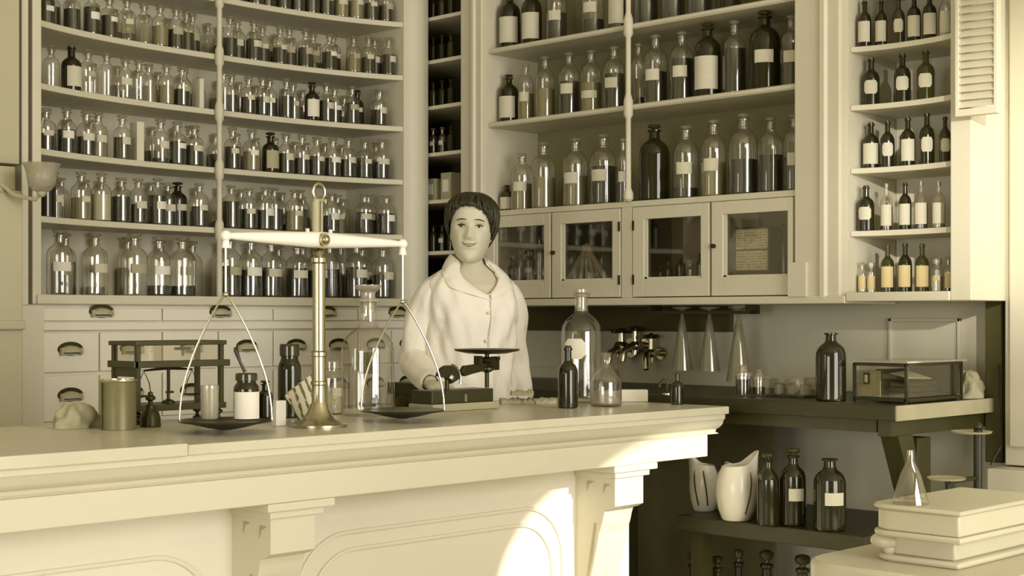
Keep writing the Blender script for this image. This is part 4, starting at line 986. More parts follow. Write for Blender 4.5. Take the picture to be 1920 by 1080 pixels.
for sgn, nm, ya_, apex in ((-1, 'left', 437, 552), (1, 'right', 458, 566)):
    ex = sxx + L * sgn
    dd = ex * FX + syy * FY
    e = part('end_knob', MB().ball((ex, syy, zbeam), 0.0135, 16).lathe([(0.011, -0.03), (0.008, -0.012)], (ex, syy, zbeam), 12), 'bright_brass', bal, smooth=60)
    za = zat(apex, dd); zh = zat(480, dd)
    part('link', MB().tube([(ex, syy, zbeam - 0.012), (ex, syy, za + 0.002)], 0.0028, 8).ball((ex, syy, za), 0.007, 10), 'nickel', bal, smooth=40)
    pr = 0.112
    pan = part('pan', MB().lathe([(0.012, -0.020), (0.045, -0.014), (0.085, -0.004), (pr, 0.0), (pr + 0.002, 0.004), (pr - 0.003, 0.005), (0.085, 0.0005), (0.001, 0.0003)], (ex, syy, PZL), 40), 'dark_metal', bal, smooth=40)
    for side in (-1, 1):
        pts = []
        for t_ in range(13):
            u = t_ / 12.0
            w = pr * (math.sin(min(1.0, u * 1.02) * PI / 2) ** 0.85)
            zz = za + (PZL + 0.003 - za) * (u ** 1.25)
            w = pr * min(1.0, (1.28 * u) if u < 0.5 else 0.64 + 0.36 * math.sin((u - 0.5) * PI))
            pts.append((ex + RX * w * side, syy + RY * w * side, zz))
        part('bow', MB().tube(pts, 0.0026, 8), 'nickel', pan, smooth=40)
# things standing on the left pan
exl = sxx - L
pz_ = PZL + 0.0062
def onpan(px, off):
    # off: metres toward (-) or away from (+) the camera from the pan centre line
    a, b = _dir(px); cx_, cy_ = exl, syy
    dd = cx_ * FX + cy_ * FY + off
    return a * dd, b * dd
x, y = onpan(393, -0.045)
jr = thing('glass_pot', 'small clear glass pot at left on the balance pan', 'pot', (x, y, pz_ + 0.004))
part('glass', MB().lathe([(0.019, 0), (0.021, 0.004), (0.022, 0.080), (0.020, 0.080), (0.019, 0.006), (0.001, 0.005)], seg=22), 'milky_glass', jr, smooth=40, world=False)
part('contents', MB().lathe([(0.0185, 0.0065), (0.0188, 0.042), (0.001, 0.042)], seg=18), 'powder_pale', jr, smooth=40, world=False)
x, y = onpan(462, -0.005)
pot = bottle('jar', (x, y, pz_), 0.031, 0.112, 'd', 'squat dark bottle with large white label on the balance pan', None, -PI / 4 + 0.25, None, name='bottle')
lb = bpy.data.objects.new('paper_label', label_mb(0.02, 0.60, 1.25, 1.02).mesh('paper_label')); lb.data.materials.append(MATS['paper_white']); COL.objects.link(lb); lb.parent = pot
lb.data.polygons.foreach_set('use_smooth', [True] * len(lb.data.polygons))
rod0 = (x - 0.004, y, pz_ + 0.114)
single(part('stirring_rod', MB().tube([rod0, (rod0[0] - RX * 0.012, rod0[1] - RY * 0.012, rod0[2] + 0.025), (rod0[0] - RX * 0.022, rod0[1] - RY * 0.022, rod0[2] + 0.052), (rod0[0] - RX * 0.026, rod0[1] - RY * 0.026, rod0[2] + 0.060)], [0.004, 0.0035, 0.006, 0.002], 8), 'black_iron', None, smooth=40), 'thin dark rod standing slanted in the labelled dark bottle', 'rod')
x, y = onpan(497, 0.05)
bottle('round', (x, y, pz_), 0.020, 0.092, 'd', 'small dark stoppered bottle at right on the balance pan', None, 0, None)
# behind and beside the column
x, y, d = onc(543, 783)
bottle('jar', (x, y, CZ + E), 0.033, 0.205, 'd', 'tall dark jar with pale stopper behind the left balance pan', None, 0, None, stopmat='brown_glass', name='jar', cat='jar')
x, y, d = onc(523, 799)
single(part('white_block', MB().box(x - 0.016, x + 0.016, y - 0.010, y + 0.010, CZ + E, CZ + 0.066), 'paper_white', None, bevel=0.002), 'small upright white block on the counter left of the balance base', 'block')
# leaning card wedge
x, y, d = onc(566, 790)
cd = thing('folded_card', 'tilted patterned white card leaning behind the brass column', 'card', (x, y, CZ + E))
def pv(px, py, dd): 
    a, b = at(px, dd); return (a, b, zat(py, dd))
d0 = 3.93
A, B_, C_, D_ = pv(534, 742, d0), pv(586, 700, d0 + 0.05), pv(597, 742, d0 + 0.02), pv(565, 791, d0 - 0.02)
A2, B2, C2, D2 = [tuple(p[i] + (FX, FY, 0.25)[i] * 0.02 for i in range(3)) for p in (A, B_, C_, D_)]
part('card', MB().add([A, B_, C_, D_, A2, B2, C2, D2], [(0, 1, 2, 3), (7, 6, 5, 4), (0, 4, 5, 1), (1, 5, 6, 2), (2, 6, 7, 3), (3, 7, 4, 0)]), 'patterned_paper', cd)
E1, E2 = pv(540, 748, d0 + 0.01), pv(552, 789, d0)
E3, E4 = pv(560, 790, d0 + 0.03), pv(548, 752, d0 + 0.05)
part('dark_back', MB().add([A2, D2, E3, E4], [(0, 1, 2, 3)]).add([tuple(p[i] + (FX, FY, 0)[i] * 0.004 for i in range(3)) for p in (A2, D2, E3, E4)], [(3, 2, 1, 0)]), 'dark_wood', cd)
x, y, d = onc(622, 776)
bottle('jar', (x, y, CZ + E), 0.034, 0.155, 'w', 'pale milky jar just right of the brass column', None, 0, 'mid', name='jar', cat='jar', stopmat='frosted_glass')
def bigbottle(px, py, r, h, label, neck=0.36, lab=None):
    x, y, d = onc(px, py)
    t = thing('bottle', label, 'bottle', (x, y, CZ + E), -PI / 4 - 0.15)
    return t, x, y, d
t, x, y, d = bigbottle(690, 779, 0.075, 0.38, 'large clear bottle with flat-topped glass stopper, right of balance column')
part('glass', MB().lathe([(0.070, 0), (0.075, 0.006), (0.076, 0.02), (0.076, 0.185), (0.073, 0.205), (0.062, 0.225), (0.045, 0.240), (0.030, 0.250), (0.025, 0.262), (0.0245, 0.318), (0.026, 0.322)], seg=36), 'clear_glass', t, smooth=50, world=False)
part('lip', MB().lathe([(0.025, 0.3225), (0.040, 0.324), (0.041, 0.332), (0.026, 0.334)], seg=28), 'milky_glass', t, smooth=40, world=False)
part('stopper', MB().lathe([(0.020, 0.29), (0.022, 0.3345), (0.020, 0.340), (0.022, 0.352), (0.036, 0.362), (0.039, 0.368), (0.039, 0.372), (0.001, 0.373)], seg=28), 'milky_glass', t, smooth=40, world=False)
l1 = MB(); rows = []
for z in (0.115, 0.178): rows.append([(0.0775 * math.sin(a0), 0.0775 * math.cos(a0) * 1.0, z) for a0 in [-0.62 + i * 0.1 for i in range(9)]])
l1.grid(rows)
part('rear_label', l1, 'dark_interior', t, world=False, label='dark back of a label seen through the glass')
# black lump beside it
x, y, d = onc(754, 767)
rag(x, y, CZ + E, 0.026, 0.024, 0.042, 'sponge', 'small black lump on the counter between large bottle and scale', 'sponge', 'cloth_dark', 23)

# counter scale
cx0, cy0, d = onc(858, 769)
yv = cy0 + 0.02
sc_ = thing('counter_scale', 'low counter scale with flat dark pan and half-round dial', 'scale', (cx0, yv, CZ + E))
zs = CZ + E
hx = 0.132
part('base_plate', MB().box(cx0 - hx, cx0 + hx + 0.012, yv - 0.055, yv + 0.055, zs, zs + 0.022), 'box_card', sc_, bevel=0.003)
part('base_box', MB().box(cx0 - hx + 0.004, cx0 + hx - 0.004, yv - 0.045, yv + 0.045, zs + 0.0222, zs + 0.062), 'bench_wood', sc_, bevel=0.003)
part('trim_plate', MB().box(cx0 + 0.004, cx0 + 0.014, yv - 0.047, yv - 0.0452, zs + 0.026, zs + 0.048), 'nickel', sc_)
xp = onY(913, yv) if False else None
a, b = _dir(913); k = yv / b; dxp = a * k; dp = k
part('pillar', MB().tube([(dxp, yv, zs + 0.062), (dxp, yv, zs + 0.125)], 0.007, 12).lathe([(0.007, 0.108), (0.026, 0.118), (0.026, 0.124), (0.006, 0.130), (0.026, 0.146), (0.028, 0.152), (0.008, 0.158)], (dxp, yv, zs), 18), 'dark_metal', sc_, smooth=40)
zp = zat(658, dp)
part('dish', MB().lathe([(0.004, -0.010), (0.06, -0.008), (0.098, 0.0), (0.103, 0.006), (0.100, 0.0065), (0.09, 0.003), (0.001, 0.001)], (dxp, yv, zp), 40), 'dark_metal', sc_, smooth=40)
part('dish_stem', MB().tube([(dxp, yv, zs + 0.155), (dxp, yv, zp - 0.008)], 0.007, 10), 'dark_metal', sc_, smooth=40)
za_ = zat(688, dp)
part('lever', MB().prism([(dxp - 0.115, za_ - 0.012), (dxp - 0.10, za_ + 0.006), (dxp - 0.02, za_ + 0.012), (dxp + 0.048, za_ + 0.024), (dxp + 0.048, za_ - 0.010), (dxp - 0.02, za_ - 0.012), (dxp - 0.07, za_ - 0.020), (dxp - 0.10, za_ - 0.026)], yv - 0.008, yv + 0.008, 'y'), 'dark_metal', sc_, bevel=0.002)
part('lever_nibs', MB().box(dxp + 0.03, dxp + 0.046, yv - 0.012, yv + 0.012, za_ + 0.02, za_ + 0.032).box(dxp - 0.045, dxp - 0.03, yv - 0.012, yv + 0.012, za_ + 0.01, za_ + 0.035), 'dark_metal', sc_)
dx_, ddp = (onY(838, yv), depY(838, yv))
zd = zat(712, ddp); rd_ = 0.046
fan = [(dx_ + rd_ * math.cos(PI * (0.02 + 0.86 * i / 16)), zd + rd_ * 0.95 * math.sin(PI * (0.02 + 0.86 * i / 16))) for i in range(17)] + [(dx_ - 0.045, zd + 0.012), (dx_ - 0.01, zd + 0.006), (dx_ + 0.01, zd - 0.012)]
part('dial', MB().prism(fan, yv - 0.010, yv + 0.004, 'y'), 'black_iron', sc_)
arc = [(dx_ + 0.049 * math.cos(PI * (-0.1 + 1.05 * i / 20)), yv - 0.008, zd + 0.047 * math.sin(PI * (-0.1 + 1.05 * i / 20))) for i in range(21)]
part('dial_rim', MB().tube(arc[:11], 0.0035, 8).ball((dx_ + 0.008, yv - 0.014, zd + 0.006), 0.011, 12, 1, 0.5, 1), 'nickel', sc_, smooth=40)
part('dial_post', MB().tube([(dx_, yv, zs + 0.062), (dx_, yv, zd + 0.01)], 0.007, 10), 'dark_metal', sc_, smooth=40)
# papers
mat('crinkled_paper', 0.58, 0.85, 0.2, 0.22, 60.0, 0.8, 90)
x, y, d = onc(990, 757)
rn = random.Random(5)
for i, (ox, oz, ra) in enumerate(((-0.055, 0.0, 0.2), (0.0, 0.0, -0.25), (0.05, 0.0, 0.35), (-0.02, 0.0265, 0.1))):
    cx_, cy_ = x + RX * ox, y + RY * ox + 0.0
    rows = []
    ca, sa = math.cos(-PI / 4 + ra), math.sin(-PI / 4 + ra)
    for j in range(7):
        rr = []
        for k2 in range(13):
            u, v = -1 + k2 / 6.0, -1 + j / 3.0
            lx2, ly2 = 0.036 * u, 0.025 * v
            zz = 0.016 + 0.005 * math.sin(6 * u + i) * (0.6 + 0.4 * v) + 0.003 * math.sin(11 * u + 3 * v) - 0.006 * v * v
            rr.append((cx_ + lx2 * ca - ly2 * sa, cy_ + lx2 * sa + ly2 * ca, CZ + E + oz + zz))
        rows.append(rr)
    mb = MB().grid(rows)
    n0 = len(mb.v); mb.v += [(a, b, CZ + E + oz + 0.0) for a, b, c in mb.v[:n0]]
    m_, q_ = 13, 7
    mb.f += [tuple(v + n0 for v in reversed(f)) for f in list(mb.f)]
    edge = [k2 for k2 in range(m_)] + [j * m_ + m_ - 1 for j in range(1, q_)] + [(q_ - 1) * m_ + k2 for k2 in range(m_ - 2, -1, -1)] + [j * m_ for j in range(q_ - 2, 0, -1)]
    for e0, e1 in zip(edge, edge[1:] + edge[:1]): mb.f.append((e0, e1, e1 + n0, e0 + n0))
    single(part('paper_packet', mb, 'crinkled_paper', None, smooth=40), f"crinkled printed paper packet right of the counter scale, {['left', 'middle', 'right', 'uppermost'][i]} of four", 'paper', 'paper packets right of the scale')
# bottles at the right end of the counter
x, y, d = onc(1065, 765)
bottle('packer', (x, y, CZ + E), 0.031, 0.192, 'd', 'dark slender-necked bottle in front of the large labelled clear bottle', None, 0, None)
t, x, y, d = bigbottle(1090, 755, 0.066, 0.36, 'large clear bottle with octagonal white label, right end of counter')
part('glass', MB().lathe([(0.062, 0), (0.066, 0.006), (0.067, 0.02), (0.067, 0.225), (0.063, 0.250), (0.050, 0.272), (0.034, 0.285), (0.023, 0.295), (0.0215, 0.310), (0.0215, 0.345)], seg=32), 'clear_glass', t, smooth=50, world=False)
part('lip', MB().lathe([(0.0215, 0.3455), (0.028, 0.346), (0.029, 0.356), (0.022, 0.358)], seg=24), 'frosted_glass', t, smooth=40, world=False)
part('stopper', MB().lathe([(0.016, 0.30), (0.019, 0.3585), (0.022, 0.362), (0.022, 0.372), (0.001, 0.374)], seg=20), 'milky_glass', t, smooth=40, world=False)
l2 = MB(); rows = []
for z, hw in ((0.145, 0.36), (0.160, 0.55), (0.195, 0.55), (0.210, 0.36)): rows.append([(0.068 * math.sin(-0.25 + hw * (-1 + i / 4.0)), -0.068 * math.cos(-0.25 + hw * (-1 + i / 4.0)), z) for i in range(9)])
l2.grid(rows)
part('paper_label', l2, 'paper_white', t, world=False)
x, y, d = onc(1136, 762)
fl = thing('flask', 'short round clear flask with narrow neck right of large bottle', 'flask', (x, y, CZ + E))
part('glass', MB().lathe([(0.040, 0), (0.048, 0.006), (0.050, 0.02), (0.050, 0.072), (0.046, 0.088), (0.034, 0.105), (0.020, 0.118), (0.013, 0.130), (0.012, 0.150), (0.017, 0.160), (0.021, 0.168), (0.019, 0.168), (0.010, 0.150)], seg=32), 'bottle_glass', fl, smooth=50, world=False)
part('contents', MB().lathe([(0.038, 0.004), (0.046, 0.010), (0.047, 0.05), (0.001, 0.05)], seg=24), 'milky_glass', fl, smooth=50, world=False)
x, y, d = onc(1189, 753)
ca, sa = RX, RY
wb = MB()
hw, hd_, hh = 0.044, 0.022, 0.040
pts = [(x + ca * u * hw - sa * v * hd_, y + sa * u * hw + ca * v * hd_) for u, v in ((-1, -1), (1, -1), (1, 1), (-1, 1))]
wb.prism(pts, CZ + E, CZ + hh, 'z')
single(part('white_carton', wb, 'paper_white', None, bevel=0.002), 'small white carton lying at the right end of the counter', 'carton')
x, y, d = onc(1270, 758.5)
bottle('packer', (x, y, CZ + E), 0.0205, 0.100, 'd', 'little dark bottle at the far right corner of the counter', None, 0, None)
# small tap with white holder rising at the back of the bench
x, y, d = atz(1222, 742, BZ)
x += 0.08
bt = thing('bench_tap', 'small curved tap rising from the bench behind the white carton', 'tap', (x, y, BZ))
part('spout', MB().tube([(x, y, BZ + 0.0005), (x, y, BZ + 0.030), (x + RX * 0.004, y + RY * 0.004, BZ + 0.044), (x - RX * 0.012, y - RY * 0.012, BZ + 0.048), (x - RX * 0.024, y - RY * 0.024, BZ + 0.036), (x - RX * 0.026, y - RY * 0.026, BZ + 0.026)], 0.0055, 8), 'dark_metal', bt, smooth=40)
part('flange', MB().lathe([(0.018, 0.0005), (0.018, 0.006), (0.007, 0.010)], (x, y, BZ), 14), 'chrome', bt, smooth=40)
# ------------------------------------------------------------------ the woman behind the counter
WX, WY = at(880, 5.18)
SC = 1.0
ROT = math.radians(-25)
woman = thing('person', 'woman in white long-sleeved coat standing behind the counter, smiling', 'person', (WX, WY, 0), ROT)
def interp(tab, z):
    if z <= tab[0][0]: return tab[0][1:]
    for a, b in zip(tab, tab[1:]):
        if z <= b[0]:
            t = (z - a[0]) / (b[0] - a[0]); t = t * t * (3 - 2 * t) * 0.5 + t * 0.5
            return tuple(p + (q - p) * t for p, q in zip(a[1:], b[1:]))
    return tab[-1][1:]
# height, half width, front depth, back depth
TORSO = [(0.70, .175, .120, .13), (0.86, .178, .120, .135), (0.98, .160, .115, .115), (1.05, .150, .112, .105), (1.13, .158, .125, .105), (1.21, .168, .140, .112), (1.265, .172, .130, .114),
         (1.312, .168, .108, .108), (1.340, .150, .088, .098), (1.358, .118, .074, .088), (1.374, .085, .064, .078), (1.390, .060, .052, .066), (1.41, .052, .044, .062), (1.44, .051, .040, .062), (1.46, .050, .040, .060), (1.50, .03, .03, .04)]
def torso(z, a, off=0.0, tab=TORSO):
    hw, f, b = interp(tab, z)
    hw *= 0.92 if z < 1.36 else 1.0
    s, c = math.sin(a), math.cos(a)
    s2 = math.copysign(abs(s) ** 0.86, s)
    return ((hw + off) * s2, -((f if c > 0 else b) + off) * (math.copysign(abs(c) ** 0.92, c)) + 0.004, z)
body = MB()
zs_ = [0.72 + (1.50 - 0.72) * i / 52 for i in range(53)]
NA = 40
body.grid([[torso(z, 2 * PI * k / NA, -0.006) for k in range(NA)] for z in zs_], True)
body.f.append(tuple(range(NA - 1, -1, -1))); body.f.append(tuple(52 * NA + k for k in range(NA)))
# head: turned a little to the woman's right on the neck
HZ = 1.397                       # chin height
HS = 0.985
HROT = math.radians(-22)
HEAD = [(.000, .020, .078, -.040), (.008, .034, .086, -.020), (.020, .046, .090, .010), (.040, .0560, .091, .040), (.062, .0640, .090, .060), (.090, .0705, .090, .078), (.12, .0735, .089, .088), (.15, .0745, .090, .094), (.18, .0720, .085, .094), (.203, .0620, .071, .082), (.220, .0470, .052, .062), (.231, .0280, .030, .036), (.235, .010, .010, .012)]
def hpt(x, y, z):
    x, y, z = x * HS, y * HS, z * HS
    c, s = math.cos(HROT), math.sin(HROT)
    tx = math.radians(3)      # slight tilt
    x2 = x * math.cos(tx) + (z - .1) * math.sin(tx); z2 = -x * math.sin(tx) + (z - .1) * math.cos(tx) + .1
    return (x2 * c - y * s, x2 * s + y * c - 0.018, HZ + z2)
def gs_(x, s): return math.exp(-x * x / (2 * s * s))
def head_local(z, a, off=0.0):
    hw, f, b = interp(HEAD, z)
    s, c = math.sin(a), math.cos(a)
    x = (hw + off) * math.copysign(abs(s) ** 0.92, s)
    y = -((f if c > 0 else b) + off) * (abs(c) ** 0.9 if c > 0 else -abs(c) ** 0.9)
    if c > 0 and off == 0.0:
        front = min(1.0, c * 1.6)
        d = 0.0
        # nose
        nz = 0.0
        if 0.074 < z < 0.138:
            t = (0.138 - z) / 0.045
            nz = 0.025 * min(1.0, t) if z > 0.092 else 0.025 * max(0.0, (z - 0.074) / 0.018) ** 0.8
        d += nz * gs_(x, 0.0075 + 0.0035 * max(0, min(1, (0.115 - z) / 0.03)))
        for sd in (-1, 1):
            d += 0.006 * gs_(x - sd * 0.012, 0.0055) * gs_(z - 0.085, 0.006)
            d -= 0.0135 * gs_(x - sd * 0.031, 0.0140) * gs_(z - 0.1265, 0.0095)
            d += 0.0045 * gs_(x - sd * 0.030, 0.017) * gs_(z - 0.143, 0.007)
            d += 0.0060 * gs_(x - sd * 0.040, 0.014) * gs_(z - 0.083, 0.014)
            d -= 0.0030 * gs_(x - sd * 0.026, 0.004) * gs_(z - 0.068, 0.014)
        d += 0.0065 * gs_(x, 0.020) * gs_(z - 0.067, 0.0055) + 0.0060 * gs_(x, 0.017) * gs_(z - 0.054, 0.005)
        d -= 0.0045 * gs_(x, 0.021) * gs_(z - 0.0605 - 6.0 * x * x, 0.0026)
        d -= 0.0035 * gs_(x, 0.02) * gs_(z - 0.039, 0.006)
        d += 0.0060 * gs_(x, 0.016) * gs_(z - 0.013, 0.010)
        y -= d * front
    return (x, y, z)
NH, MH = 96, 84
hz = [0.235 * i / MH for i in range(MH + 1)]
hd = MB().grid([[hpt(*head_local(z, 2 * PI * k / NH)) for k in range(NH)] for z in hz], True)
hd.f.append(tuple(range(NH - 1, -1, -1))); hd.f.append(tuple(MH * NH + k for k in range(NH)))
body.add(hd.v, hd.f)
for sd in (-1, 1):
    ear = MB().ball((0, 0, 0), 0.019, 14, 0.42, 0.75, 1.55)
    body.add([hpt(x + sd * 0.068, y + 0.012, z + 0.105) for x, y, z in ear.v], ear.f)
ARMS = {-1: [(-.126, .004, 1.285), (-.164, .018, 1.19), (-.188, .030, 1.075), (-.195, -.070, 1.025), (-.192, -.160, .992)],
        1: [(.126, .006, 1.285), (.158, .030, 1.19), (.178, .052, 1.075), (.200, .046, .97), (.210, .040, .872)]}
ARAD = [.042, .044, .038, .033, .024]
def spl(pts, rad, n=6):
    P = [Vector(p) for p in pts]; out = []; ro = []
    for i in range(len(P) - 1):
        p0 = P[max(i - 1, 0)]; p1 = P[i]; p2 = P[i + 1]; p3 = P[min(i + 2, len(P) - 1)]
        for j in range(n):
            t = j / n
            out.append(0.5 * ((2 * p1) + (-p0 + p2) * t + (2 * p0 - 5 * p1 + 4 * p2 - p3) * t * t + (-p0 + 3 * p1 - 3 * p2 + p3) * t ** 3))
            ro.append(rad[i] + (rad[i + 1] - rad[i]) * t)
    out.append(P[-1]); ro.append(rad[-1])
    return out, ro
for sd in (-1, 1):
    pts, rr = spl(ARMS[sd], ARAD)
    body.tube(pts, rr, 16)
    # hand: palm and five bent fingers
    w = Vector(ARMS[sd][-1]); fw = (w - Vector(ARMS[sd][-2])).normalized()
    fw = (fw + Vector((0, 0, 0.20 if sd < 0 else -0.3))).normalized()
    side = fw.cross(Vector((0, 0, 1))); side = side.normalized() if side.length > 0.2 else Vector((1, 0, 0))
    if sd > 0: side = Vector((0, 1, 0)); side = (side - fw * side.dot(fw)).normalized()
    dn = side.cross(fw).normalized()
    if dn.z > 0 and sd < 0: dn = -dn
    palm, pr_ = spl([w, w + fw * 0.045, w + fw * 0.085], [.022, .026, .024], 4)
    pm = MB().tube(palm, pr_, 14)
    body.add([tuple(w + (Vector(v) - w) - dn * (Vector(v) - w).dot(dn) * 0.45) for v in pm.v], pm.f)
    for k, ln in enumerate((0.066, 0.075, 0.070, 0.055)):
        b0 = w + fw * 0.080 + side * (-0.027 + 0.018 * k)
        k1 = b0 + fw * ln * 0.45 + dn * 0.006; k2 = k1 + fw * ln * 0.32 + dn * 0.014; k3 = k2 + fw * ln * 0.2 + dn * 0.016
        body.tube([b0 - fw * 0.02, b0, k1, k2, k3], [.009, .0088, .0082, .0075, .006], 10)
    t0 = w + fw * 0.025 + side * (-0.022)
    body.tube([t0, t0 - side * 0.024 + fw * 0.018, t0 - side * 0.034 + fw * 0.045 + dn * 0.008, t0 - side * 0.032 + fw * 0.064 + dn * 0.014], [.012, .011, .0095, .0075], 10)
for sd in (-1, 1):
    pts, rr = spl([(sd * .085, 0, .80), (sd * .088, -.004, .50), (sd * .086, .012, .26), (sd * .085, .018, .085)], [.085, .062, .050, .036])
    body.tube(pts, rr, 18)
    body.tube([(sd * .085, .03, .045), (sd * .087, -.06, .035), (sd * .09, -.14, .025)], [.04, .035, .022], 12)
bo = part('body', body, 'skin', woman, smooth=0, world=False)
rm = bo.modifiers.new('remesh', 'REMESH'); rm.mode = 'VOXEL'; rm.voxel_size = 0.0034; rm.use_smooth_shade = True
sm = bo.modifiers.new('smooth', 'SMOOTH'); sm.factor = 0.5; sm.iterations = 3
# eyes, brows, lips
def face_pt(x, z, out=0.0):
    lo, hi = 0.0, PI / 2
    for _ in range(24):
        m = (lo + hi) / 2
        if head_local(z, m)[0] < abs(x): lo = m
        else: hi = m
    p = head_local(z, lo)
    return (x, p[1] - out, z)
for sd in (-1, 1):
    ex, ez = sd * 0.031, 0.1260
    fy_ = face_pt(ex, ez)[1]
    ey = MB().ball((0, 0, 0), 0.0105, 14, 1.1, 0.8, 0.55)
    e = part('eye', MB().add([hpt(x + ex, y + fy_ + 0.0045, z + ez) for x, y, z in ey.v], ey.f), 'eye_white', woman, smooth=60, world=False)
    ir = MB().ball((0, 0, 0), 0.0052, 12, 1.0, 0.5, 0.95)
    part('iris', MB().add([hpt(x + ex - 0.001, y + fy_ - 0.0030, z + ez) for x, y, z in ir.v], ir.f), 'eye_dark', e, smooth=60, world=False)
    lid = [hpt(*face_pt(ex + u * 0.0145, ez + 0.0052 - 0.0045 * u * u, 0.0005)) for u in [-1 + i / 5.0 for i in range(11)]]
    part('eyelid', MB().tube(lid, [.0014 + .0022 * (1 - abs(-1 + i / 5.0)) for i in range(11)], 6), 'hair', woman, smooth=60, world=False)
    brow = [hpt(*face_pt(ex + sd * u * 0.017, ez + 0.0195 + 0.003 * (1 - u * u) - 0.0015 * u, 0.0002)) for u in [-1 + i / 5.0 for i in range(11)]]
    part('eyebrow', MB().tube(brow, [.0014 + .0012 * (1 - abs(-1 + i / 5.0)) for i in range(11)], 6), 'hair', woman, smooth=60, world=False)
lip = MB()
up = [hpt(*face_pt(u * 0.027, 0.0618 + 0.0070 * u * u + 0.0012 * (abs(u) < .5), 0.0008)) for u in [-1 + i / 6.0 for i in range(13)]]
lip.tube(up, [.0009 + .0014 * (1 - abs(-1 + i / 6.0)) for i in range(13)], 8)
lw_ = [hpt(*face_pt(u * 0.024, 0.0553 + 0.0115 * u * u, 0.0008)) for u in [-1 + i / 6.0 for i in range(13)]]
lip.tube(lw_, [.0009 + .0020 * (1 - abs(-1 + i / 6.0)) for i in range(13)], 8)
part('lips', lip, 'lips', woman, smooth=60, world=False)
# hair: parted, waved, gathered over the ears
def zrim(a):
    sg = 0.011 * math.sin(a); a = abs((a + PI) % (2 * PI) - PI)
    T = [(0, .196), (.45, .190), (.75, .172), (1.0, .146), (1.2, .122), (1.5, .096), (2.2, .060), (PI, .040)]
    for p, q in zip(T, T[1:]):
        if a <= q[0]:
            t = (a - p[0]) / (q[0] - p[0]); t = t * t * (3 - 2 * t); return p[1] + (q[1] - p[1]) * t - (sg if a < 1.6 else 0.0)
    return .03
hr = MB(); rows = []; NR = 72; NZ = 30
for j in range(NZ + 1):
    v = j / NZ; rr = []
    for k in range(NR):
        a = 2 * PI * k / NR
        zr = zrim(a)
        z = zr + (0.2345 - zr) * math.sin(v * PI / 2)
        an = abs((a + PI) % (2 * PI) - PI)
        thick = 0.008 + 0.005 * min(1, an / 1.4) * (1 - 0.4 * v) + 0.006 * math.sin(PI * min(1, v * 1.2))
        if v < 0.08: thick *= 0.3 + 0.7 * v / 0.08
        thick += 0.0030 * math.sin(70 * z + 3.0 * math.sin(2 * a)) * (1 - v * 0.5) + 0.0022 * math.sin(9 * a + 40 * z)
        x, y, z2 = head_local(z, a, max(0.001, thick))
        rr.append(hpt(x, y, z2 + 0.012 * v))
    rows.append(rr)
hr.grid(rows, True); hr.f.append(tuple(NZ * NR + k for k in range(NR)))
bun = MB().ball((0, 0.098, 0.095), 0.045, 18, 1.15, 0.75, 0.95)
hr.add([hpt(*p) for p in bun.v], bun.f)
rl = random.Random(4)
for i in range(58):
    a0 = -PI + 2 * PI * (i + rl.uniform(-.3, .3)) / 58
    amp = rl.uniform(.015, .06); ph = rl.uniform(0, 6.28); drift = rl.uniform(-.12, .12)
    pts, rads = [], []
    for j in range(15):
        v = 0.97 - 0.99 * j / 14.0
        a = a0 + amp * math.sin(7 * v + ph) + drift * (1 - v)
        zr = zrim(a) - 0.004 * rl.random()
        z = zr + (0.2345 - zr) * math.sin(max(v, 0) * PI / 2)
        an = abs((a + PI) % (2 * PI) - PI)
        th = 0.008 + 0.005 * min(1, an / 1.4) * (1 - 0.4 * v) + 0.006 * math.sin(PI * min(1, max(v, 0) * 1.2)) + 0.0015
        if v < 0.1: th *= 0.45 + 5.5 * max(v, 0)
        x, y, z2 = head_local(z, a, max(0.002, th))
        pts.append(hpt(x, y, z2 + 0.012 * max(v, 0))); rads.append(0.0062 * (0.35 + 0.65 * math.sin(PI * min(1, (j + 1.2) / 15.5))))
    hr.tube(pts, rads, 7)
ho = part('hair', hr, 'hair', woman, smooth=60, world=False)

# the white coat
def vrim(a):
    a = (a + PI) % (2 * PI) - PI
    b = a - 0.10                                    # the opening sits a touch to her left
    w = abs(b)
    if w < 0.9: return 1.282 + (1.405 - 1.282) * (w / 0.9) ** 0.9
    return 1.405 + 0.022 * min(1, (w - 0.9) / 0.8)
def coat_pt(z, a, off):
    p = torso(z, a, off); return p
ct = MB(); rows = []; NC = 88; NZc = 60
rn = random.Random(9)
for j in range(NZc + 1):
    v = j / NZc; rr = []
    for k in range(NC):
        a = 2 * PI * k / NC
        z = 0.74 + (vrim(a) - 0.74) * v
        fold = 0.0050 * math.sin(5 * a + 14 * z) + 0.0045 * math.sin(11 * a - 25 * z) + 0.003 * math.sin(17 * a + 31 * z) + 0.006 * gs_(z - 1.06, 0.04) * math.sin(9 * a)
        rr.append(coat_pt(z, a, 0.013 + fold * (1 - max(0, (v - 0.8) / 0.2))))
    rows.append(rr)
# skirt of the coat below the waist
low = []
for z, f in ((0.36, 1.10), (0.45, 1.07), (0.55, 1.05), (0.65, 1.02)):
    rr = []
    for k in range(NC):
        a = 2 * PI * k / NC
        x, y, _ = torso(0.74, a, 0.014); q = f * (1 + 0.03 * math.sin(8 * a))
        rr.append((x * q, y * q, z))
    low.append(rr)
ct.grid(low + rows, True)
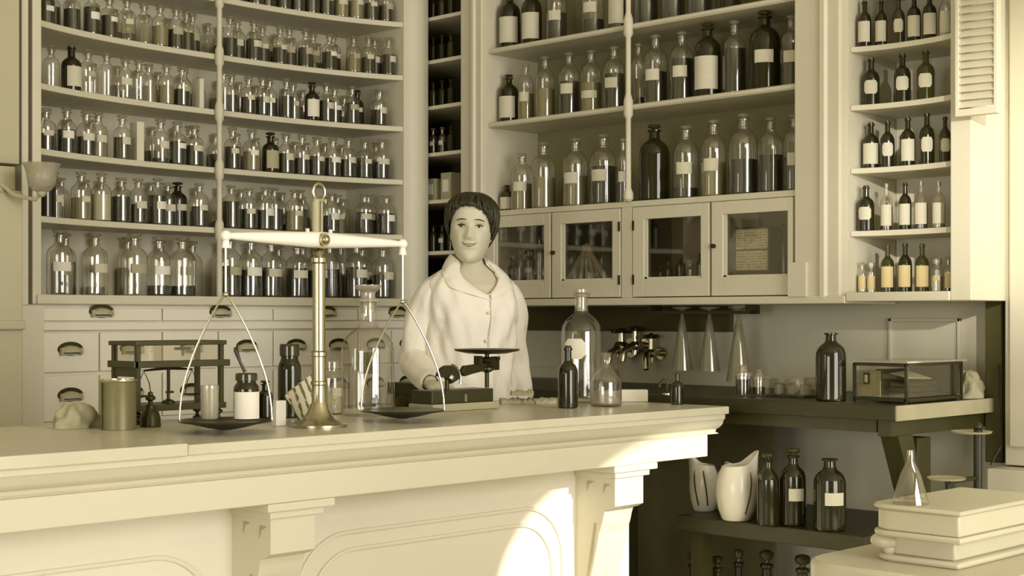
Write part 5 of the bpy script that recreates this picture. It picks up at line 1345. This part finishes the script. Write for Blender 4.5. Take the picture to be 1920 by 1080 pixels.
# inner turn of the neckline so the cloth has thickness
ct.grid([rows[-1], [coat_pt(vrim(2 * PI * k / NC) - 0.004, 2 * PI * k / NC, 0.003) for k in range(NC)], [coat_pt(vrim(2 * PI * k / NC) - 0.03, 2 * PI * k / NC, 0.002) for k in range(NC)]], True)
co = part('coat', ct, 'coat_cotton', woman, smooth=60, world=False)
for sd in (-1, 1):
    P = [(sd * .078, .004, 1.300), (sd * .128, .006, 1.288)] + [(x, y, z) for x, y, z in ARMS[sd][1:]]
    P[2] = (sd * .160, .020, 1.205)
    pts, rr = spl(P, [.044, .058, .060, .055, .050, .040], 9)
    sv = MB(); n = 28; T = []
    base = MB().tube(pts, 1.0, n, cap=False)
    m_ = len(pts)
    for i in range(m_):
        c = pts[i]
        for k in range(n):
            u = Vector(base.v[i * n + k]) - c
            a = 2 * PI * k / n; s = i / (m_ - 1)
            wr = 1 + 0.050 * math.sin(3 * a + 16 * s) + 0.040 * math.sin(26 * s + 2 * a) * (0.35 + gs_(s - 0.62, 0.16)) + 0.03 * math.sin(7 * a + 9 * s)
            T.append(tuple(c + u * rr[i] * wr))
    sv.v = T; sv.f = base.f
    n0 = (m_ - 1) * n
    cuff = [T[n0 + k] for k in range(n)]
    c = pts[-1]
    inn = [tuple(c + (Vector(q) - c) * 0.72) for q in cuff]
    sv.grid([cuff, inn], True)
    part('sleeve', sv, 'coat_cotton', woman, smooth=60, world=False)
# collar with broad lapels
cl = MB()
for sd in (-1, 1):
    inner, outer, edge = [], [], []
    for i in range(25):
        u = i / 24.0
        w = 0.02 + (PI - 0.02) * u
        a = 0.10 + sd * w
        if sd > 0: a = 0.10 + w
        z0 = vrim(a)
        p = Vector(coat_pt(z0, a, 0.0132)) + Vector((0, 0, 0.001))
        drop = 0.010 + 0.034 * min(1, w / 0.5)
        a2 = a + sd * (0.16 * math.sin(PI * min(1.0, w / 1.6)) if w < 1.6 else 0.0)
        q = Vector(coat_pt(max(z0 - drop, 1.262), a2, 0.021))
        inner.append(tuple(p)); outer.append(tuple(q)); edge.append(tuple(q + (Vector((p.x * 0.0, 0, -0.004)))))
    mid = [tuple((Vector(p) + Vector(q)) / 2 + Vector((0, -0.004 if (Vector(p).y < 0.02) else 0.003, 0.004))) for p, q in zip(inner, outer)]
    und = [tuple(Vector(q) * 1.0 + (Vector((-q[0], -q[1], 0)).normalized() * 0.006)) for q in edge]
    cl.grid([inner, mid, outer, edge, und])
part('collar', cl, 'coat_cotton', woman, smooth=60, world=False)
# a folded front edge and a button
fe = [Vector(coat_pt(z, 0.12 + 0.02 * (1.27 - z), 0.0185)) for z in [1.27 - 0.03 * i for i in range(14)]]
part('front_edge', MB().tube(fe, 0.0028, 6), 'coat_cotton', woman, smooth=60, world=False)
for z in (1.225, 1.13, 1.04):
    p = coat_pt(z, 0.06, 0.019)
    part('button', MB().ball(p, 0.006, 10, 1, 0.5, 1), 'ceramic_white', woman, smooth=60, world=False)
for sd in (-1, 1):
    part('shoe', MB().tube([(sd * .085, .045, .042), (sd * .087, -.06, .04), (sd * .09, -.155, .03)], [.043, .043, .028], 14), 'shoe_leather', woman, smooth=60, world=False)

# ------------------------------------------------------------------ light
LC = (1.0, 0.99, 0.97)
def area(name, loc, look, sx, sy, watts, col=LC):
    l = bpy.data.lights.new(name, 'AREA'); l.shape = 'RECTANGLE'; l.size = sx; l.size_y = sy; l.energy = watts; l.color = col
    o = bpy.data.objects.new(name, l); COL.objects.link(o); o.location = loc
    o.rotation_euler = (Vector(look) - Vector(loc)).to_track_quat('-Z', 'Y').to_euler(); return o
# daylight through the shop windows of the street wall; side and back fills are added
area('window_light', (1.9, YFR + 0.05, 1.95), (1.9, 5, 1.95), 3.2, 3.1, 300)
area('side_fill_light', (XBK + 0.05, 0.7, 1.2), (4, 0.9, 1.0), 2.4, 1.6, 95)
area('back_fill_light', (XBK + 0.05, 4.1, 1.9), (4, 4.1, 1.3), 0.7, 1.6, 22)
sun = bpy.data.lights.new('sun', 'SUN'); sun.energy = 6.0; sun.angle = math.radians(0.35); sun.color = (1.0, 0.96, 0.88)
so = bpy.data.objects.new('sun', sun); COL.objects.link(so); so.location = (0, -4, 6)
so.rotation_euler = Vector((SUN_X, 1.0, -SUN_T)).to_track_quat('-Z', 'Y').to_euler()
# added spot lamp for the sunlit glow on the right-hand door
sp = bpy.data.lights.new('door_glow_spot', 'SPOT'); sp.energy = 1900; sp.spot_size = math.radians(10.5); sp.spot_blend = 1.0; sp.shadow_soft_size = 0.05; sp.color = (1.0, 0.96, 0.88)
spo = bpy.data.objects.new('door_glow_spot', sp); COL.objects.link(spo); spo.location = (-0.6, -2.4, 2.6)
tgt = Vector((4.5, onX(1912, 4.5), zat(340, depX(1912, 4.5))))
spo.rotation_euler = (tgt - spo.location).to_track_quat('-Z', 'Y').to_euler()
w = bpy.data.worlds.new('world'); bpy.context.scene.world = w; w.use_nodes = True
w.node_tree.nodes['Background'].inputs[0].default_value = (1.0, 0.95, 0.8, 1); w.node_tree.nodes['Background'].inputs[1].default_value = 0.3

# ------------------------------------------------------------------ camera
cam = bpy.data.cameras.new('camera'); cam.lens = 36.0 * FPX / 1920.0; cam.sensor_width = 36.0; cam.sensor_fit = 'HORIZONTAL'
cam.shift_x = 0.0; cam.shift_y = (HY - 540.0) / 1920.0; cam.clip_start = 0.05
co_ = bpy.data.objects.new('camera', cam); COL.objects.link(co_)
co_.location = (0, 0, EYE); co_.rotation_euler = (PI / 2, 0, math.atan2(FY, FX) - PI / 2)
sc0 = bpy.context.scene; sc0.camera = co_
sc0.view_settings.view_transform = 'Standard'; sc0.view_settings.look = 'None'
sc0.view_settings.gamma = 1.0; sc0.view_settings.exposure = -0.1; sc0.view_settings.use_curve_mapping = False
try:
    sc0.cycles.transparent_max_bounces = 32; sc0.cycles.max_bounces = 10; sc0.cycles.diffuse_bounces = 5; sc0.cycles.caustics_reflective = False; sc0.cycles.caustics_refractive = False
    sc0.cycles.sample_clamp_indirect = 6.0
except Exception: pass
for o in COL.objects:
    if '_o' in o.keys(): del o['_o']
